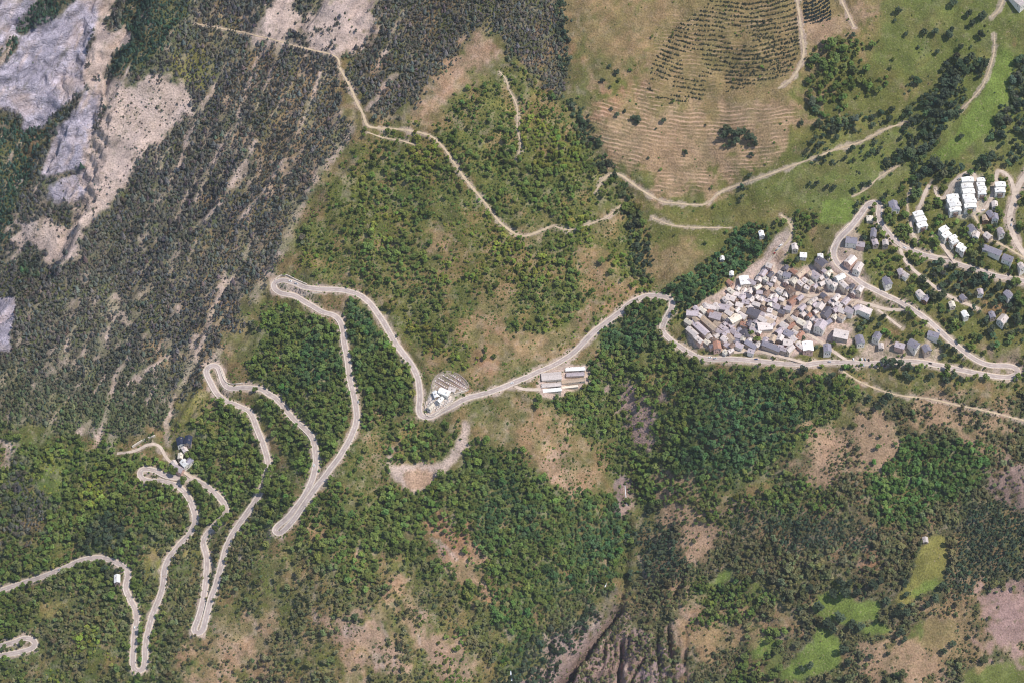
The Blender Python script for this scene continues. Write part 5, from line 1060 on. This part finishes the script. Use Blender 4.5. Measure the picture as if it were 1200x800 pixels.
# --- trees one can pick out: objects of their own
HAND = [(1117, 8, 13), (1135, 20, 11), (1150, 25, 15), (1140, 32, 12), (1062, 43, 8), (1083, 42, 11), (1095, 42, 11), (1112, 46, 14), (1114, 38, 9), (1148, 47, 13), (1125, 58, 9), (1098, 64, 8), (1076, 58, 6), (1137, 57, 5), (1052, 18, 11), (1048, 26, 6), (999, 45, 9), (848, 163, 15), (857, 160, 15), (866, 163, 17), (875, 165, 13), (862, 171, 12), (884, 172, 10), (880, 185, 8), (706, 98, 9), (722, 88, 10), (714, 80, 7), (742, 141, 9), (749, 143, 12), (746, 147, 8), (778, 144, 9), (723, 137, 8), (732, 133, 6), (716, 130, 6), (803, 182, 8), (769, 152, 4), (715, 104, 5), (760, 187, 5), (827, 148, 4), (690, 137, 5),
        (1045, 133, 11), (1042, 143, 11), (1060, 180, 12), (1052, 186, 14), (939, 148, 9), (952, 170, 9), (980, 165, 10), (990, 188, 8), (960, 189, 9), (1020, 142, 10), (1022, 150, 9), (1000, 150, 7), (1055, 165, 8), (956, 218, 9), (970, 222, 8), (977, 222, 9), (1000, 226, 9), (1010, 220, 9), (1018, 218, 8), (948, 218, 7), (1126, 163, 9), (1068, 188, 9), (827, 287, 6), (745, 280, 10), (715, 305, 9), (704, 310, 11), (716, 322, 10), (728, 331, 8), (568, 412, 8), (567, 421, 9), (579, 420, 8), (632, 471, 12), (628, 478, 11),
        (986, 686, 15), (996, 688, 13), (976, 700, 15), (990, 700, 16), (1003, 698, 12), (946, 692, 12), (958, 717, 16), (937, 716, 9), (970, 735, 17), (984, 728, 18), (996, 734, 14), (975, 742, 12), (1008, 737, 12), (988, 765, 14), (992, 780, 12), (940, 785, 10), (948, 782, 12), (1038, 708, 13), (1022, 690, 15), (1030, 684, 14), (1058, 687, 12), (1062, 700, 11), (1052, 720, 14), (1060, 722, 14), (1085, 712, 12), (1097, 705, 13), (1104, 692, 12), (1115, 757, 10), (1105, 766, 10), (1135, 748, 7), (1052, 745, 14), (1058, 752, 10), (1020, 772, 9), (1040, 768, 7), (910, 745, 14), (920, 742, 12), (900, 752, 12), (912, 785, 12), (905, 795, 14), (1145, 625, 9), (1165, 640, 9), (1110, 672, 10),
        (1036, 428, 12), (1044, 430, 15), (1054, 430, 13), (1064, 434, 12), (1060, 444, 12), (1068, 446, 11), (1090, 444, 11), (1107, 449, 12), (1116, 443, 11), (1124, 447, 10), (905, 432, 8), (918, 434, 7), (1017, 470, 12), (1035, 474, 14), (1042, 468, 14), (1027, 480, 10), (941, 437, 12), (975, 442, 11), (970, 450, 12), (1100, 405, 10), (1108, 410, 11), (1117, 414, 10), (1125, 420, 9), (1105, 418, 9), (1013, 282, 9), (1016, 293, 9), (1030, 270, 8), (1034, 236, 10), (1037, 243, 7), (1005, 243, 9), (1003, 250, 8), (970, 318, 8), (973, 327, 9), (935, 308, 10), (925, 308, 8), (932, 396, 8), (940, 400, 9), (956, 409, 8), (887, 400, 10), (880, 393, 9), (908, 318, 7), (1072, 218, 9), (1080, 210, 8), (1092, 205, 9), (1100, 212, 9), (1165, 268, 8), (1150, 292, 9), (1130, 265, 7), (1098, 225, 7), (1012, 380, 9), (1022, 378, 10), (1030, 385, 9), (1008, 388, 9), (1035, 374, 8)]
for (x0, y0), (x1, y1), n_ in (((264, 601), (250, 617), 4), ((313, 550), (305, 577), 5), ((204, 559), (216, 560), 2)):
    nx_, ny_ = (y1 - y0), -(x1 - x0); nl_ = math.hypot(nx_, ny_)
    for i in range(n_):
        for sg in (-1, 1):
            q = sg * random.uniform(4.6, 5.6); HAND.append((x0 + (x1 - x0) * i / (n_ - 1) + nx_ / nl_ * q, y0 + (y1 - y0) * i / (n_ - 1) + ny_ / nl_ * q + 1.5, random.uniform(11, 13.5)))
hp = cast(np.array([h[0] for h in HAND], float), np.array([h[1] for h in HAND], float))
ind = []
for (u, v, d), p in zip(HAND, hp):
    if roadd(p[0], p[1]) < .3: continue
    tn = (TC['dark'] if v < 260 or u > 930 else TC['green']) * random.uniform(.75, 1.1)
    ind.append((p[0], p[1], p[2], d * 1.2, u, v, tn, 'broadleaf'))
for key in ('broadleaf', 'conifer', 'scrub'):       # nothing grows through a picked-out tree
    q = pool[key]; k = np.ones(len(q[0]), bool)
    for t_ in ind: k &= np.hypot(q[0] - t_[0], q[1] - t_[1]) > t_[3] * .42
    pool[key] = tuple(a[k] for a in q)
q = pool['broadleaf']; infr = (q[4] > 5) & (q[4] < 1195) & (q[5] > 5) & (q[5] < 795)
allx = np.r_[q[0], pool['conifer'][0]]; ally = np.r_[q[1], pool['conifer'][1]]
cell = {}
for a_, b_ in zip((allx // 12).astype(int), (ally // 12).astype(int)): cell[(a_, b_)] = cell.get((a_, b_), 0) + 1
nbh = np.array([sum(cell.get((int(a_ // 12) + i, int(b_ // 12) + j), 0) for i in (-1, 0, 1) for j in (-1, 0, 1)) for a_, b_ in zip(q[0], q[1])])
score = np.where(infr, q[3] - nbh * .22, -99); pick = np.argsort(-score)[:300 - len(ind)]
for i in pick: ind.append((q[0][i], q[1][i], q[2][i], q[3][i] * 1.05, q[4][i], q[5][i], q[6][i], 'broadleaf'))
k = np.ones(len(q[0]), bool); k[pick] = False; pool['broadleaf'] = tuple(a[k] for a in q)
lab = {}
for i, (x, y, z, D, u, v, tn, kd) in enumerate(ind):
    s = IDX['brd'][i % 5]; sz = 'large' if D > 11.5 else ('medium' if D > 8 else 'small'); sh = 'dark green' if tn.sum() < .22 else 'green'
    lb = f"{sz} {sh} round crowned tree {place(u, v)}"
    o = empty('broadleaf_tree', (x, y, z - .2), random.uniform(0, 6.28), label=lb, category='tree', group=f'{sz} {sh} trees {place(u, v)}')
    o.scale = (D, D, D * random.uniform(.85, 1.15))
    link('trunk', SHP[s][1], o); c = link('crown', SHP[s][0], o); c['tint'] = [float(a) for a in tn]
    lab.setdefault(lb, []).append((u, o))
for lb, L_ in lab.items():
    if 1 < len(L_) <= 25:
        for i, (u, o) in enumerate(sorted(L_, key=lambda t: t[0])): o['label'] = f'{lb}, {ORD[i]} from left'

# --- the woods: one object for each stretch nobody could count
def gn_group():
    g = bpy.data.node_groups.new('plant_trees', 'GeometryNodeTree')
    g.interface.new_socket('Geometry', in_out='INPUT', socket_type='NodeSocketGeometry'); g.interface.new_socket('Geometry', in_out='OUTPUT', socket_type='NodeSocketGeometry')
    i = g.nodes.new('NodeGroupInput'); o = g.nodes.new('NodeGroupOutput'); ip = g.nodes.new('GeometryNodeInstanceOnPoints'); ci = g.nodes.new('GeometryNodeCollectionInfo')
    ci.inputs['Collection'].default_value = protos; ci.inputs['Separate Children'].default_value = True; ci.inputs['Reset Children'].default_value = True
    ip.inputs['Pick Instance'].default_value = True
    def at(n, t):
        a = g.nodes.new('GeometryNodeInputNamedAttribute'); a.data_type = t; a.inputs['Name'].default_value = n; return [s for s in a.outputs if s.enabled][0]
    er = g.nodes.new('FunctionNodeEulerToRotation'); g.links.new(at('turn', 'FLOAT_VECTOR'), er.inputs[0])
    g.links.new(i.outputs[0], ip.inputs['Points']); g.links.new(ci.outputs[0], ip.inputs['Instance']); g.links.new(at('shape', 'INT'), ip.inputs['Instance Index'])
    g.links.new(er.outputs[0], ip.inputs['Rotation']); g.links.new(at('size', 'FLOAT_VECTOR'), ip.inputs['Scale']); g.links.new(ip.outputs[0], o.inputs[0])
    return g
GN = gn_group()
def wood(name, q, sel, kinds, label, cat, hv=(.85, 1.2)):
    x, y, z, D, tn = (q[i][sel] for i in (0, 1, 2, 3, 6)); n = len(x)
    if not n: return
    rng = np.random.default_rng(n)
    me = bpy.data.meshes.new(name); me.vertices.add(n); me.vertices.foreach_set('co', np.stack([x, y, z - .2], 1).astype(np.float32).ravel())
    def put(nm_, ty, key, arr): a = me.attributes.new(nm_, ty, 'POINT'); a.data.foreach_set(key, arr.ravel())
    put('shape', 'INT', 'value', rng.choice([i for kd in kinds for i in IDX[kd]], n).astype(np.int32))
    put('turn', 'FLOAT_VECTOR', 'vector', np.stack([rng.normal(0, .05, n), rng.normal(0, .05, n), rng.uniform(0, 6.28, n)], 1).astype(np.float32))
    put('size', 'FLOAT_VECTOR', 'vector', np.stack([D, D * rng.uniform(.85, 1.15, n), D * rng.uniform(*hv, n)], 1).astype(np.float32))
    put('tint', 'FLOAT_COLOR', 'color', np.concatenate([tn, np.ones((n, 1))], 1).astype(np.float32))
    me.update(); o = link(name, me, kind='stuff', label=label, category=cat); md = o.modifiers.new('plant_trees', 'NODES'); md.node_group = GN
q = pool['conifer']; rt = q[4] > 600
wood('conifer_forest', q, ~rt, ['con', 'pine', 'pine'], 'grey green conifer forest covering the steep left mountainside', 'forest', (.9, 1.35)); wood('conifer_forest', q, rt, ['pine', 'brd', 'con'], 'dark pines scattered over the lower right slope', 'forest', (.8, 1.1))
q = pool['broadleaf']; u, v = q[4], q[5]; a1 = (u < 430) & (v > 330); a2 = (v > 480) & (u >= 430) & (u < 800); a3 = (u >= 430) & (u < 770) & ~a2; a4 = ~(a1 | a2 | a3)
wood('broadleaf_forest', q, a1, ['brd', 'pine', 'brd'], 'green broadleaf woods between the hairpins at lower left', 'forest'); wood('broadleaf_forest', q, a2, ['brd', 'pine', 'brd'], 'dense green broadleaf woods falling into the gorge', 'forest')
wood('broadleaf_forest', q, a3, ['brd'], 'broken green woods on the middle hillside', 'forest'); wood('broadleaf_forest', q, a4, ['brd', 'pine', 'brd'], 'broadleaf woods below and around the village on the right', 'forest')
q = pool['scrub']; wood('scrub', q, q[4] > -999, ['shr'], 'low dark bushes dotted over the open slopes', 'bushes')
q = pool['plantation']; wood('plantation_rows', q, q[4] > -999, ['con'], 'young conifers planted in curved contour rows on the top right hillside', 'plantation', (.8, 1.1))

# ------------------------------------------------------------------ thin summer haze
hb = 7800.0; hz0, hz1 = float(ZZ.min()) - 5.0, max(float(ZZ.max()), CAM[2]) + 60.0
hv = [(x, y, z) for z in (hz0, hz1) for x, y in ((-hb, -hb), (hb, -hb), (hb, hb), (-hb, hb))]
hm = bpy.data.materials.new('haze_air'); hm.use_nodes = True; hn = hm.node_tree; hn.nodes.clear()
pv = hn.nodes.new('ShaderNodeVolumePrincipled'); pv.inputs['Color'].default_value = (.86, .9, 1, 1); pv.inputs['Density'].default_value = HAZE; pv.inputs['Anisotropy'].default_value = 0.0
ho = hn.nodes.new('ShaderNodeOutputMaterial'); hn.links.new(pv.outputs[0], ho.inputs['Volume'])
link('haze', mesh('haze', hv, [(3, 2, 1, 0), (4, 5, 6, 7), (0, 1, 5, 4), (1, 2, 6, 5), (2, 3, 7, 6), (3, 0, 4, 7)], hm), kind='stuff', label='thin pale blue summer haze over the valley', category='haze')
